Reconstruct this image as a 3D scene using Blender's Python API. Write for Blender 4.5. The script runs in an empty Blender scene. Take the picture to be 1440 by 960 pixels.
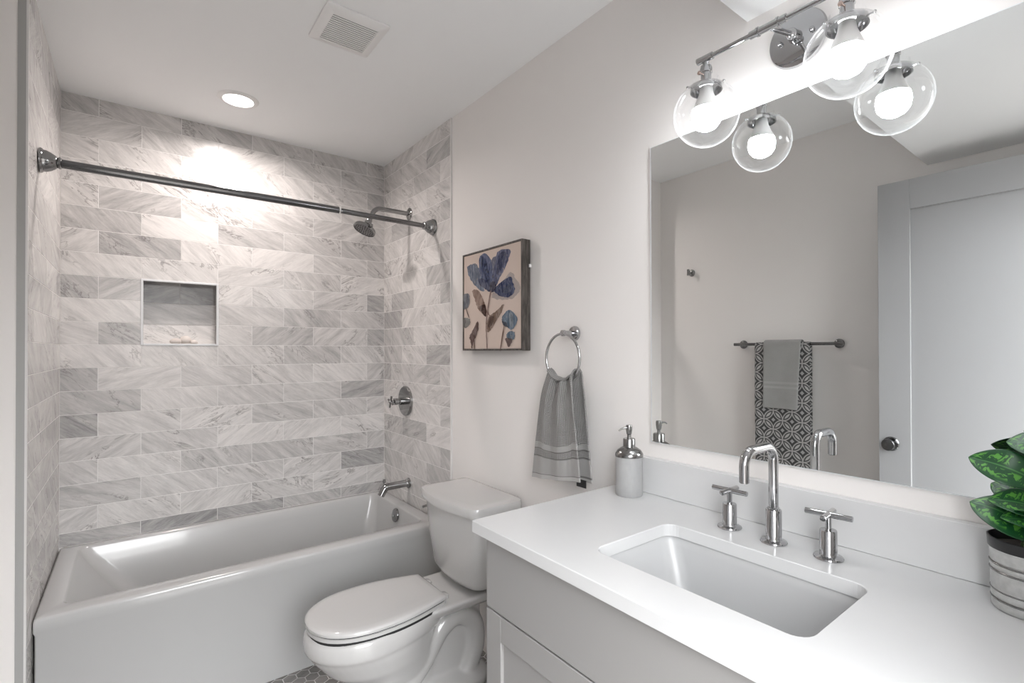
import bpy, bmesh, math, random
from mathutils import Vector, Matrix
R = math.radians
PI = math.pi
sc = bpy.context.scene
COL = sc.collection

# ------------------------------------------------------------------ camera, world, exposure
cd = bpy.data.cameras.new('camera')
cam = bpy.data.objects.new('camera', cd)
COL.objects.link(cam)
sc.camera = cam
yaw, pit, rol = 0.67798, 0.00652, -0.00170
fw = Vector((math.sin(yaw)*math.cos(pit), math.cos(yaw)*math.cos(pit), math.sin(pit)))
r0 = Vector((math.cos(yaw), -math.sin(yaw), 0))
u0 = r0.cross(fw)
rr = r0*math.cos(rol) + u0*math.sin(rol)
uu = -r0*math.sin(rol) + u0*math.cos(rol)
m = Matrix(((rr.x, uu.x, -fw.x, 0.2478), (rr.y, uu.y, -fw.y, -3.0058), (rr.z, uu.z, -fw.z, 1.33), (0, 0, 0, 1)))
cam.matrix_world = m
cd.sensor_width = 36
cd.lens = 705.2052/1440*36
cd.shift_x = -34.5022/1440
cd.shift_y = 7.9864/1440
cd.clip_start = 0.01

W_STR = 3.75          # grey light coming in from the hallway through the open doorway
w = bpy.data.worlds.new('world')
sc.world = w
w.use_nodes = True
w.node_tree.nodes['Background'].inputs[0].default_value = (0.95, 0.98, 1.0, 1)
w.node_tree.nodes['Background'].inputs[1].default_value = W_STR
_t = w.node_tree.nodes.new('ShaderNodeTexCoord'); _s = w.node_tree.nodes.new('ShaderNodeSeparateXYZ'); _r = w.node_tree.nodes.new('ShaderNodeValToRGB')
w.node_tree.links.new(_t.outputs['Generated'], _s.inputs[0]); w.node_tree.links.new(_s.outputs[2], _r.inputs[0])
w.node_tree.links.new(_r.outputs[0], w.node_tree.nodes['Background'].inputs[0])
_r.color_ramp.elements[0].position = 0.0; _r.color_ramp.elements[0].color = (0.10, 0.095, 0.09, 1)      # hallway floor
_r.color_ramp.elements[1].position = 0.22; _r.color_ramp.elements[1].color = (0.97, 0.985, 1.0, 1)      # lit hallway walls and ceiling
sc.view_settings.view_transform = 'Standard'
sc.view_settings.look = 'None'
sc.view_settings.exposure = 1.98
sc.view_settings.gamma = 1
sc.view_settings.use_curve_mapping = False
sc.cycles.use_denoising = True
sc.cycles.max_bounces = 14
sc.cycles.diffuse_bounces = 6
sc.cycles.transparent_max_bounces = 16
sc.cycles.caustics_reflective = False
sc.cycles.caustics_refractive = False
sc.cycles.sample_clamp_indirect = 4.0

E_BULB = 21.0       # vanity bulbs, radiance of the frosted dome
P_DOWN = 2.3        # shower downlight, watts
C_BULB = (0.94, 0.97, 1.0)
C_DOWN = (1.0, 0.91, 0.87)

# ------------------------------------------------------------------ materials
def mat(name, col, rough=0.5, metal=0.0, spec=0.5, bump=None, coat=0.0, vary=0.0, vscale=6.0):
    mt = bpy.data.materials.new(name)
    mt.use_nodes = True
    nt = mt.node_tree
    b = nt.nodes['Principled BSDF']
    b.inputs['Base Color'].default_value = (*col, 1)
    b.inputs['Roughness'].default_value = rough
    b.inputs['Metallic'].default_value = metal
    b.inputs['Specular IOR Level'].default_value = spec
    b.inputs['Coat Weight'].default_value = coat
    b.inputs['Coat Roughness'].default_value = 0.05
    tc = nt.nodes.new('ShaderNodeTexCoord')
    if vary or bump is None:
        n = nt.nodes.new('ShaderNodeTexNoise')
        n.inputs['Scale'].default_value = vscale
        n.inputs['Detail'].default_value = 4
        nt.links.new(tc.outputs['Object'], n.inputs['Vector'])
        mx = nt.nodes.new('ShaderNodeMix')
        mx.data_type = 'RGBA'
        v = vary or 0.01
        mx.inputs[6].default_value = (*[c*(1-v) for c in col], 1)
        mx.inputs[7].default_value = (*[min(1, c*(1+v)) for c in col], 1)
        nt.links.new(n.outputs['Fac'], mx.inputs[0])
        nt.links.new(mx.outputs[2], b.inputs['Base Color'])
    if bump:
        n2 = nt.nodes.new('ShaderNodeTexNoise')
        n2.inputs['Scale'].default_value = bump[0]
        n2.inputs['Detail'].default_value = 3
        nt.links.new(tc.outputs['Object'], n2.inputs['Vector'])
        bp = nt.nodes.new('ShaderNodeBump')
        bp.inputs['Strength'].default_value = bump[1]
        bp.inputs['Distance'].default_value = bump[2]
        nt.links.new(n2.outputs['Fac'], bp.inputs['Height'])
        nt.links.new(bp.outputs['Normal'], b.inputs['Normal'])
    return mt

class NT:
    """tiny node helper"""
    def __init__(s, nt): s.nt = nt
    def n(s, t, **kw):
        nd = s.nt.nodes.new(t)
        for k, v in kw.items(): setattr(nd, k, v)
        return nd
    def val(s, sock, v):
        if isinstance(v, bpy.types.NodeSocket): s.nt.links.new(v, sock)
        elif v is not None: sock.default_value = v
    def math(s, op, a, b=None, c=None, clamp=False):
        nd = s.n('ShaderNodeMath', operation=op, use_clamp=clamp)
        s.val(nd.inputs[0], a)
        if b is not None: s.val(nd.inputs[1], b)
        if c is not None: s.val(nd.inputs[2], c)
        return nd.outputs[0]
    def vmath(s, op, a, b=None):
        nd = s.n('ShaderNodeVectorMath', operation=op)
        s.val(nd.inputs[0], a)
        if b is not None: s.val(nd.inputs[1], b)
        return nd.outputs['Value'] if op in ('LENGTH', 'DISTANCE', 'DOT_PRODUCT') else nd.outputs[0]
    def mix(s, f, a, b):
        nd = s.n('ShaderNodeMix', data_type='RGBA')
        s.val(nd.inputs[0], f); s.val(nd.inputs[6], a); s.val(nd.inputs[7], b)
        return nd.outputs[2]
    def noise(s, v, scale, detail=4, rough=0.5, dist=0.0):
        nd = s.n('ShaderNodeTexNoise')
        s.val(nd.inputs['Vector'], v)
        nd.inputs['Scale'].default_value = scale
        nd.inputs['Detail'].default_value = detail
        nd.inputs['Roughness'].default_value = rough
        nd.inputs['Distortion'].default_value = dist
        return nd.outputs['Fac']
    def ramp(s, v, a, b):
        nd = s.n('ShaderNodeMapRange', interpolation_type='SMOOTHSTEP')
        s.val(nd.inputs[0], v)
        nd.inputs[1].default_value = a; nd.inputs[2].default_value = b
        return nd.outputs[0]

def base(name, rough=0.5, spec=0.5):
    mt = bpy.data.materials.new(name)
    mt.use_nodes = True
    b = mt.node_tree.nodes['Principled BSDF']
    b.inputs['Roughness'].default_value = rough
    b.inputs['Specular IOR Level'].default_value = spec
    return mt, NT(mt.node_tree), b

def marble_mat(name='marble_tile', light=(0.76, 0.737, 0.72), dark=(0.25, 0.246, 0.246)):
    mt, N, b = base(name, 0.24)
    uv = N.n('ShaderNodeUVMap').outputs[0]
    at = N.n('ShaderNodeAttribute', attribute_name='tile').outputs['Vector']
    sp = N.n('ShaderNodeSeparateXYZ'); N.val(sp.inputs[0], at)
    s1, s2, tone = sp.outputs
    cb = N.n('ShaderNodeCombineXYZ'); N.val(cb.inputs[0], N.math('MULTIPLY', s1, 37.0)); N.val(cb.inputs[1], N.math('MULTIPLY', s2, 53.0)); N.val(cb.inputs[2], s1)
    # vein direction: most tiles down to the right, some the other way
    ang = N.math('ADD', -0.62, N.math('MULTIPLY', N.math('GREATER_THAN', s2, 0.74), 1.15))
    ang = N.math('ADD', ang, N.math('MULTIPLY', N.math('SUBTRACT', s1, 0.5), 0.45))
    vr = N.n('ShaderNodeVectorRotate', rotation_type='Z_AXIS'); N.val(vr.inputs['Vector'], uv); N.val(vr.inputs['Angle'], N.math('MULTIPLY', ang, -1.0))
    st = N.vmath('MULTIPLY', vr.outputs[0], (3.6, 24.0, 1.0))
    p = N.vmath('ADD', st, cb.outputs[0])
    broad = N.noise(p, 1.3, 5, 0.6, 0.5)
    fine = N.noise(p, 6.0, 6, 0.7, 0.8)
    p2 = N.vmath('ADD', N.vmath('MULTIPLY', vr.outputs[0], (3.4, 10.0, 1.0)), cb.outputs[0])
    vn = N.noise(p2, 1.5, 7, 0.62, 1.1)
    vein = N.math('SUBTRACT', 1.0, N.ramp(N.math('ABSOLUTE', N.math('SUBTRACT', vn, 0.52)), 0.0, 0.028))
    msk = N.ramp(N.noise(p2, 0.9, 3, 0.5), 0.47, 0.66)
    vein = N.math('MULTIPLY', vein, msk)
    f = N.math('ADD', N.math('MULTIPLY', tone, 0.85), N.math('MULTIPLY', N.math('SUBTRACT', broad, 0.5), 1.15))
    f = N.math('ADD', f, N.math('MULTIPLY', N.math('SUBTRACT', fine, 0.5), 0.75))
    f = N.math('ADD', f, 0.02)
    c = N.mix(N.math('ADD', f, 0.0, clamp=True), (*light, 1), (*dark, 1))
    c = N.mix(N.math('MULTIPLY', vein, 0.75), c, (0.20, 0.185, 0.18, 1))
    N.val(b.inputs['Base Color'], c)
    return mt

def painted_wall(name, col):
    return mat(name, col, rough=0.62, spec=0.3, bump=(220.0, 0.06, 0.0006), vary=0.012, vscale=2.0)

M = {}
M['wall'] = painted_wall('wall_paint', (0.800, 0.775, 0.757))
M['ceiling'] = painted_wall('ceiling_paint', (0.885, 0.893, 0.896))
M['white_paint'] = mat('white_door_paint', (0.36, 0.362, 0.368), 0.38, vary=0.01)
M['marble'] = marble_mat()
M['grout'] = mat('white_grout', (0.80, 0.785, 0.77), 0.8, vary=0.03, vscale=40)
M['hex'] = marble_mat('hexagon_marble', (0.33, 0.315, 0.305), (0.12, 0.115, 0.11))
M['acrylic'] = mat('tub_acrylic', (0.475, 0.474, 0.47), 0.18, coat=0.4)
M['porcelain'] = mat('porcelain', (0.55, 0.543, 0.535), 0.12, coat=0.5)
M['sink'] = mat('sink_porcelain', (0.46, 0.463, 0.466), 0.35, coat=0.15)
M['quartz'] = mat('white_quartz', (0.60, 0.602, 0.604), 0.20, vary=0.012, vscale=25)
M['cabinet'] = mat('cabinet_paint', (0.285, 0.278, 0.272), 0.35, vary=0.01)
M['chrome'] = mat('chrome', (0.47, 0.47, 0.478), 0.035, metal=1.0)
M['bath_chrome'] = mat('polished_chrome_shower', (0.32, 0.32, 0.32), 0.07, metal=1.0)
M['dark_chrome'] = mat('dark_chrome', (0.20, 0.20, 0.203), 0.14, metal=1.0)
M['nickel'] = mat('brushed_nickel', (0.28, 0.277, 0.273), 0.22, metal=1.0)
M['trim'] = mat('white_tile_trim', (0.68, 0.67, 0.66), 0.35)
M['steel'] = mat('grey_trim_edge', (0.36, 0.36, 0.35), 0.5)
M['bright_trim'] = mat('niche_edge_trim', (0.72, 0.735, 0.75), 0.3)
M['plastic'] = mat('white_plastic', (0.84, 0.835, 0.825), 0.4)
M['black'] = mat('gap_shade_black', (0.015, 0.015, 0.015), 0.8)
M['slot'] = mat('vent_slot', (0.015, 0.015, 0.015), 0.8)
M['pebble'] = mat('pebble', (0.72, 0.66, 0.62), 0.7, vary=0.1, vscale=60)
M['tin'] = mat('galvanised_tin', (0.52, 0.52, 0.51), 0.30, metal=0.6, vary=0.3, vscale=90)
M['plastic_black'] = mat('black_plastic', (0.012, 0.012, 0.013), 0.35)
M['soil'] = mat('dark_soil', (0.03, 0.024, 0.02), 0.95, vary=0.6, vscale=90, bump=(150, 1, 0.004))
M['frame_wood'] = None

def wood():
    mt, N, b = base('dark_rustic_wood', 0.55)
    tc = N.n('ShaderNodeTexCoord').outputs['Object']
    p = N.vmath('MULTIPLY', tc, (40, 40, 5))
    n = N.noise(p, 2.0, 6, 0.65, 0.6)
    N.val(b.inputs['Base Color'], N.mix(N.ramp(n, 0.35, 0.7), (0.030, 0.024, 0.021, 1), (0.135, 0.118, 0.105, 1)))
    return mt
M['frame_wood'] = wood()

def glass_thin(name, tint=(1, 1, 1), edge=0.9, base_r=0.04, rough=0.0):
    """thin blown glass: clear, more reflective at grazing angles, faint white body at the rim"""
    mt = bpy.data.materials.new(name); mt.use_nodes = True
    nt = mt.node_tree; N = NT(nt)
    nt.nodes.remove(nt.nodes['Principled BSDF'])
    out = nt.nodes['Material Output']
    tr = N.n('ShaderNodeBsdfTransparent'); tr.inputs[0].default_value = (*tint, 1)
    gl = N.n('ShaderNodeBsdfGlossy'); gl.inputs['Roughness'].default_value = rough; gl.inputs[0].default_value = (1, 1, 1, 1)
    df = N.n('ShaderNodeBsdfDiffuse'); df.inputs[0].default_value = (0.9, 0.92, 0.93, 1)
    lw = N.n('ShaderNodeLayerWeight'); lw.inputs[0].default_value = 0.5
    tc = N.n('ShaderNodeTexCoord').outputs['Object']
    wob = N.noise(tc, 14.0, 3, 0.5, 0.4)
    fac = N.math('POWER', lw.outputs['Facing'], 3.2)
    fac = N.math('ADD', base_r, N.math('MULTIPLY', fac, edge), clamp=True)
    m1 = N.n('ShaderNodeMixShader'); N.val(m1.inputs[0], fac); N.val(m1.inputs[1], tr.outputs[0]); N.val(m1.inputs[2], gl.outputs[0])
    df_f = N.math('MULTIPLY', N.math('POWER', lw.outputs['Facing'], 6.0), 0.22)
    df_f = N.math('ADD', df_f, N.math('MULTIPLY', wob, 0.012))
    m2 = N.n('ShaderNodeMixShader'); N.val(m2.inputs[0], df_f); N.val(m2.inputs[1], m1.outputs[0]); N.val(m2.inputs[2], df.outputs[0])
    nt.links.new(m2.outputs[0], out.inputs[0])
    return mt
M['globe'] = glass_thin('clear_globe_glass')

def frosted():
    mt, N, b = base('frosted_bottle_glass', 0.32)
    tc = N.n('ShaderNodeTexCoord').outputs['Object']
    n = N.noise(N.vmath('MULTIPLY', tc, (1, 1, 0.5)), 60, 4, 0.6)
    N.val(b.inputs['Base Color'], N.mix(n, (0.44, 0.44, 0.44, 1), (0.60, 0.60, 0.60, 1)))
    b.inputs['Alpha'].default_value = 0.6
    bp = N.n('ShaderNodeBump'); bp.inputs['Strength'].default_value = 0.25; bp.inputs['Distance'].default_value = 0.001
    N.val(bp.inputs['Height'], N.noise(tc, 160, 2)); N.val(b.inputs['Normal'], bp.outputs[0])
    return mt
M['frosted'] = frosted()

def mirror_mat():
    return mat('mirror_silver', (0.72, 0.735, 0.73), 0.0, metal=1.0)
M['mirror'] = bpy.data.materials.new('mirror_silver'); M['mirror'].use_nodes = True
_b = M['mirror'].node_tree.nodes['Principled BSDF']
_b.inputs['Base Color'].default_value = (0.87, 0.885, 0.88, 1); _b.inputs['Metallic'].default_value = 1; _b.inputs['Roughness'].default_value = 0.0

def emit(name, col, strength):
    mt = bpy.data.materials.new(name); mt.use_nodes = True
    nt = mt.node_tree
    nt.nodes.remove(nt.nodes['Principled BSDF'])
    e = nt.nodes.new('ShaderNodeEmission'); e.inputs[0].default_value = (*col, 1); e.inputs[1].default_value = strength
    nt.links.new(e.outputs[0], nt.nodes['Material Output'].inputs[0])
    return mt
M['bulb'] = emit('lit_bulb', C_BULB, E_BULB)
M['lens'] = emit('lit_lens', (1.0, 0.97, 0.94), 5.0)

def terry(name, c0, c1, scale=420.0, waffle=0.0, bumpd=0.0015):
    mt, N, b = base(name, 0.95, 0.1)
    b.inputs['Sheen Weight'].default_value = 0.25
    uv = N.n('ShaderNodeUVMap').outputs[0]
    n = N.noise(uv, scale, 3, 0.6)
    big = N.noise(uv, 14, 3, 0.5)
    h = n
    if waffle:
        vr = N.n('ShaderNodeVectorRotate', rotation_type='Z_AXIS'); N.val(vr.inputs['Vector'], uv); vr.inputs['Angle'].default_value = PI/4
        sp = N.n('ShaderNodeSeparateXYZ'); N.val(sp.inputs[0], N.vmath('MULTIPLY', vr.outputs[0], (waffle, waffle, 1)))
        a = N.math('MULTIPLY', N.math('SINE', sp.outputs[0]), N.math('SINE', sp.outputs[1]))
        h = N.math('ADD', N.math('MULTIPLY', a, 0.5), 0.5)
        h = N.ramp(N.math('ADD', N.math('MULTIPLY', h, 0.85), N.math('MULTIPLY', n, 0.15)), 0.25, 0.75)
    f = N.math('ADD', N.math('MULTIPLY', h, 0.8), N.math('MULTIPLY', big, 0.3), clamp=True)
    N.val(b.inputs['Base Color'], N.mix(f, (*c0, 1), (*c1, 1)))
    bp = N.n('ShaderNodeBump'); bp.inputs['Strength'].default_value = 0.8; bp.inputs['Distance'].default_value = bumpd
    N.val(bp.inputs['Height'], h); N.val(b.inputs['Normal'], bp.outputs[0])
    return mt
M['waffle'] = terry('grey_waffle_cotton', (0.10, 0.098, 0.095), (0.41, 0.40, 0.39), 500, waffle=800.0, bumpd=0.003)
M['band'] = terry('grey_flat_weave', (0.27, 0.265, 0.26), (0.40, 0.39, 0.38), 700)
M['terry'] = terry('grey_terry_cotton', (0.19, 0.19, 0.185), (0.40, 0.395, 0.39), 380)

def petal_pattern():
    mt, N, b = base('petal_patterned_cotton', 0.95, 0.1)
    uv = N.n('ShaderNodeUVMap').outputs[0]
    vr = N.n('ShaderNodeVectorRotate', rotation_type='Z_AXIS'); N.val(vr.inputs['Vector'], uv); vr.inputs['Angle'].default_value = PI/4
    p = N.vmath('MULTIPLY', vr.outputs[0], (1/0.073, 1/0.073, 1))
    fr = N.vmath('FRACTION', p)
    sp = N.n('ShaderNodeSeparateXYZ'); N.val(sp.inputs[0], fr)
    fx, fy = sp.outputs[0], sp.outputs[1]
    cnt = None; mn = None
    for cx in (0, 1):
        for cy in (0, 1):
            dx = N.math('SUBTRACT', fx, float(cx)); dy = N.math('SUBTRACT', fy, float(cy))
            d = N.math('SQRT', N.math('ADD', N.math('MULTIPLY', dx, dx), N.math('MULTIPLY', dy, dy)))
            ins = N.math('LESS_THAN', d, 0.7071)
            e = N.math('ABSOLUTE', N.math('SUBTRACT', d, 0.7071))
            cnt = ins if cnt is None else N.math('ADD', cnt, ins)
            mn = e if mn is None else N.math('MINIMUM', mn, e)
    petal = N.math('GREATER_THAN', cnt, 1.5)
    line = N.math('SUBTRACT', 1.0, N.ramp(mn, 0.02, 0.055))
    core = N.ramp(mn, 0.085, 0.12)
    nz = N.noise(uv, 500, 3)
    core = N.ramp(mn, 0.11, 0.15)
    pet = N.mix(core, (0.075, 0.075, 0.077, 1), (0.52, 0.51, 0.50, 1))
    ring = N.math('MULTIPLY', N.ramp(mn, 0.17, 0.20), N.math('SUBTRACT', 1.0, N.ramp(mn, 0.27, 0.31)))
    gap = N.mix(ring, (0.05, 0.05, 0.052, 1), (0.42, 0.415, 0.41, 1))
    c = N.mix(petal, gap, pet)
    c = N.mix(line, c, (0.48, 0.47, 0.46, 1))
    c = N.mix(N.math('MULTIPLY', nz, 0.5), c, (0.10, 0.10, 0.10, 1))
    N.val(b.inputs['Base Color'], c)
    return mt
M['petals'] = petal_pattern()

def leaf_mat():
    mt, N, b = base('variegated_leaf', 0.35)
    uv = N.n('ShaderNodeUVMap').outputs[0]
    sp = N.n('ShaderNodeSeparateXYZ'); N.val(sp.inputs[0], uv)
    a = N.math('ABSOLUTE', N.math('SUBTRACT', sp.outputs[0], 0.5))
    at = N.n('ShaderNodeTexCoord').outputs['Object']
    n = N.noise(N.vmath('MULTIPLY', uv, (3.2, 8.0, 1)), 1.1, 2, 0.5, 1.4)
    n2 = N.noise(at, 30, 2)
    band = N.math('MULTIPLY', N.ramp(a, 0.05, 0.12), N.math('SUBTRACT', 1.0, N.ramp(a, 0.30, 0.42)))
    pat = N.math('MULTIPLY', N.ramp(N.math('ADD', n, N.math('MULTIPLY', n2, 0.08)), 0.55, 0.59), band)
    mid = N.math('SUBTRACT', 1.0, N.ramp(a, 0.008, 0.03))
    c = N.mix(pat, (0.008, 0.062, 0.018, 1), (0.09, 0.29, 0.045, 1))
    c = N.mix(N.math('MULTIPLY', mid, 0.5), c, (0.10, 0.30, 0.08, 1))
    N.val(b.inputs['Base Color'], c)
    return mt
M['leaf'] = leaf_mat()
M['stem'] = mat('green_stem', (0.05, 0.09, 0.03), 0.5)

_wc = {}
def watercolour(col, alpha=0.85):
    k = (col, alpha)
    if k in _wc: return _wc[k]
    mt, N, b = base('watercolour_paint', 0.8, 0.1)
    g_ = sum(col)/3; col = tuple(c*0.72+g_*0.28 for c in col)
    tc = N.n('ShaderNodeTexCoord').outputs['Object']
    n = N.noise(N.vmath('MULTIPLY', tc, (1, 9, 3)), 7.0, 5, 0.65, 1.0)
    light = tuple(min(1, c*0.75+0.13) for c in col)
    N.val(b.inputs['Base Color'], N.mix(N.ramp(n, 0.38, 0.66), (*[c*0.55 for c in col], 1), (*light, 1)))
    N.val(b.inputs['Alpha'], N.math('MULTIPLY', N.ramp(N.noise(tc, 60, 4, 0.7, 0.6), 0.22, 0.42), alpha))
    _wc[k] = mt
    return mt
M['canvas'] = mat('pale_pink_canvas', (0.58, 0.48, 0.42), 0.85, vary=0.05, vscale=10)

# ------------------------------------------------------------------ mesh helper
class MB:
    def __init__(s):
        s.bm = bmesh.new(); s.uv = None
    def box(s, x0, x1, y0, y1, z0, z1, mi=0):
        v = [s.bm.verts.new((x, y, z)) for z in (z0, z1) for y in (y0, y1) for x in (x0, x1)]
        for f in ((0, 2, 3, 1), (4, 5, 7, 6), (0, 1, 5, 4), (2, 6, 7, 3), (0, 4, 6, 2), (1, 3, 7, 5)):
            fc = s.bm.faces.new([v[i] for i in f]); fc.material_index = mi
        return s
    def loft(s, rings, cap0=True, cap1=True, closed=False, mi=0):
        vr = [[s.bm.verts.new(p) for p in r] for r in rings]
        n = len(vr[0])
        prs = list(zip(vr[:-1], vr[1:]))
        if closed: prs.append((vr[-1], vr[0]))
        for a, b in prs:
            for i in range(n):
                j = (i+1) % n
                fc = s.bm.faces.new((a[i], a[j], b[j], b[i])); fc.material_index = mi; fc.smooth = True
        if not closed:
            if cap0: fc = s.bm.faces.new(list(reversed(vr[0]))); fc.material_index = mi
            if cap1: fc = s.bm.faces.new(vr[-1]); fc.material_index = mi
        return s
    def lathe(s, prof, org=(0, 0, 0), axis=(0, 0, 1), seg=32, cap=True, mi=0):
        """prof: (radius, height along axis)"""
        q = Vector((0, 0, 1)).rotation_difference(Vector(axis).normalized())
        o = Vector(org)
        rings = []
        for r, h in prof:
            r = max(r, 1e-5)
            rings.append([o + q @ Vector((r*math.cos(2*PI*i/seg), r*math.sin(2*PI*i/seg), h)) for i in range(seg)])
        return s.loft(rings, cap, cap, mi=mi)
    def tube(s, pts, r, seg=16, cap=True, mi=0, ry=None):
        pts = [Vector(p) for p in pts]
        rs = r if isinstance(r, (list, tuple)) else [r]*len(pts)
        t0 = (pts[1]-pts[0]).normalized()
        ref = Vector((0, 0, 1)) if abs(t0.z) < 0.9 else Vector((1, 0, 0))
        a = t0.cross(ref).normalized()
        rings = []
        for i, p in enumerate(pts):
            if i == 0: t = t0
            elif i == len(pts)-1: t = (pts[i]-pts[i-1]).normalized()
            else: t = ((pts[i]-pts[i-1]).normalized() + (pts[i+1]-pts[i]).normalized()).normalized()
            a = (a - t*a.dot(t)).normalized()
            b = t.cross(a)
            rings.append([p + (a*math.cos(2*PI*k/seg) + b*math.sin(2*PI*k/seg)*(ry or 1))*rs[i] for k in range(seg)])
        return s.loft(rings, cap, cap, mi=mi)
    def sphere(s, c, r, seg=24, rings=14, sc_=(1, 1, 1), mi=0):
        c = Vector(c)
        rg = []
        for i in range(rings+1):
            th = PI*i/rings
            rad = max(math.sin(th), 1e-4)
            rg.append([c + Vector((r*sc_[0]*rad*math.cos(2*PI*k/seg), r*sc_[1]*rad*math.sin(2*PI*k/seg), -r*sc_[2]*math.cos(th))) for k in range(seg)])
        return s.loft(rg, True, True, mi=mi)
    def build(s, name, m, parent=None, bevel=0.0, seg=2, smooth=None, recalc=True, mods=()):
        bm = s.bm
        if recalc: bmesh.ops.recalc_face_normals(bm, faces=bm.faces)
        me = bpy.data.meshes.new(name)
        bm.to_mesh(me); bm.free()
        ms = m if isinstance(m, (list, tuple)) else [m]
        for x in ms: me.materials.append(x)
        o = bpy.data.objects.new(name, me); COL.objects.link(o)
        if parent is not None: o.parent = parent
        if smooth:
            for p in me.polygons: p.use_smooth = True
        if bevel:
            md = o.modifiers.new('bevel', 'BEVEL'); md.width = bevel; md.segments = seg; md.limit_method = 'ANGLE'; md.angle_limit = R(40); md.harden_normals = False
        for mt_, kw in mods:
            md = o.modifiers.new(mt_.lower(), mt_)
            for k, v in kw.items(): setattr(md, k, v)
        return o

def auto_smooth(o, ang=40):
    me = o.data
    for p in me.polygons: p.use_smooth = True
    me.set_sharp_from_angle(angle=R(ang))
    return o

def empty(name, loc=(0, 0, 0)):
    o = bpy.data.objects.new(name, None); COL.objects.link(o); o.location = (0, 0, 0)
    o.empty_display_size = 0.05
    o['base'] = list(loc)
    return o
def thing(name, label, cat, group=None, loc=(0, 0, 0)):
    o = bpy.data.objects.new(name, None); COL.objects.link(o)
    o.location = loc; o.empty_display_size = 0.05
    o['label'] = label; o['category'] = cat
    if group: o['group'] = group
    return o
def tag(o, label, cat, group=None, kind=None):
    if label: o['label'] = label
    if cat: o['category'] = cat
    if group: o['group'] = group
    if kind: o['kind'] = kind
    return o
def struct(o, label=None):
    o['kind'] = 'structure'
    if label: o['label'] = label
    return o
def part(mb, name, m, t, **kw):
    """build in world coordinates, then parent so that it keeps its place"""
    o = mb.build(name, m, None, **kw)
    auto_smooth(o)
    o.parent = t
    wl = Vector((0, 0, 0)); q = t
    while q is not None: wl += Vector(q.location); q = q.parent
    for v in o.data.vertices: v.co -= wl
    return o

def rrect(x0, x1, y0, y1, z, r, n=6):
    """rounded rectangle ring; same vertex count for any size"""
    pts = []
    for cx, cy, a0 in ((x1-r, y1-r, 0), (x0+r, y1-r, PI/2), (x0+r, y0+r, PI), (x1-r, y0+r, 3*PI/2)):
        for i in range(n+1):
            a = a0 + (PI/2)*i/n
            pts.append((cx+r*math.cos(a), cy+r*math.sin(a), z))
    return pts

def smoothpath(pts, n=8):
    """Catmull-Rom through points"""
    P_ = [Vector(p) for p in pts]
    P_ = [P_[0]*2-P_[1]] + P_ + [P_[-1]*2-P_[-2]]
    out = []
    for i in range(1, len(P_)-2):
        a, b, c, d = P_[i-1:i+3]
        for k in range(n):
            t = k/n
            out.append(0.5*((2*b)+(-a+c)*t+(2*a-5*b+4*c-d)*t*t+(-a+3*b-3*c+d)*t**3))
    out.append(P_[-2])
    return out

def fillet(pts, r, n=6):
    P_ = [Vector(p) for p in pts]
    out = [P_[0]]
    for i in range(1, len(P_)-1):
        a = (P_[i-1]-P_[i]).normalized(); b = (P_[i+1]-P_[i]).normalized()
        half = a.angle(b)/2
        t = r/math.tan(half)
        s_, e_ = P_[i]+a*t, P_[i]+b*t
        c = P_[i] + (a+b).normalized()*(r/math.sin(half))
        v0, v1 = s_-c, e_-c
        q = v0.rotation_difference(v1)
        ax, an = q.to_axis_angle()
        for k in range(n+1):
            out.append(c + Matrix.Rotation(an*k/n, 3, ax) @ v0)
    out.append(P_[-1])
    return out

# ------------------------------------------------------------------ room dimensions
W = 1.4591           # tiled face of the right wall
WP = W + 0.006       # painted face of the right wall
LX = -0.140          # painted face of the left wall (the tub end wall stands forward of it)
CEIL = 2.4714
YF = -3.07           # wall with the doorway
Z0 = 2.4945          # tile course line 0
S = 0.1032           # course height
CW = 0.3064          # tile pitch
JG = 0.0022          # joint width
TEL, TER = -0.877, -0.829   # where the tile ends on the left and right walls
SOF_Y, SOF_Z = -2.352, 2.166

random.seed(7)

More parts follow.
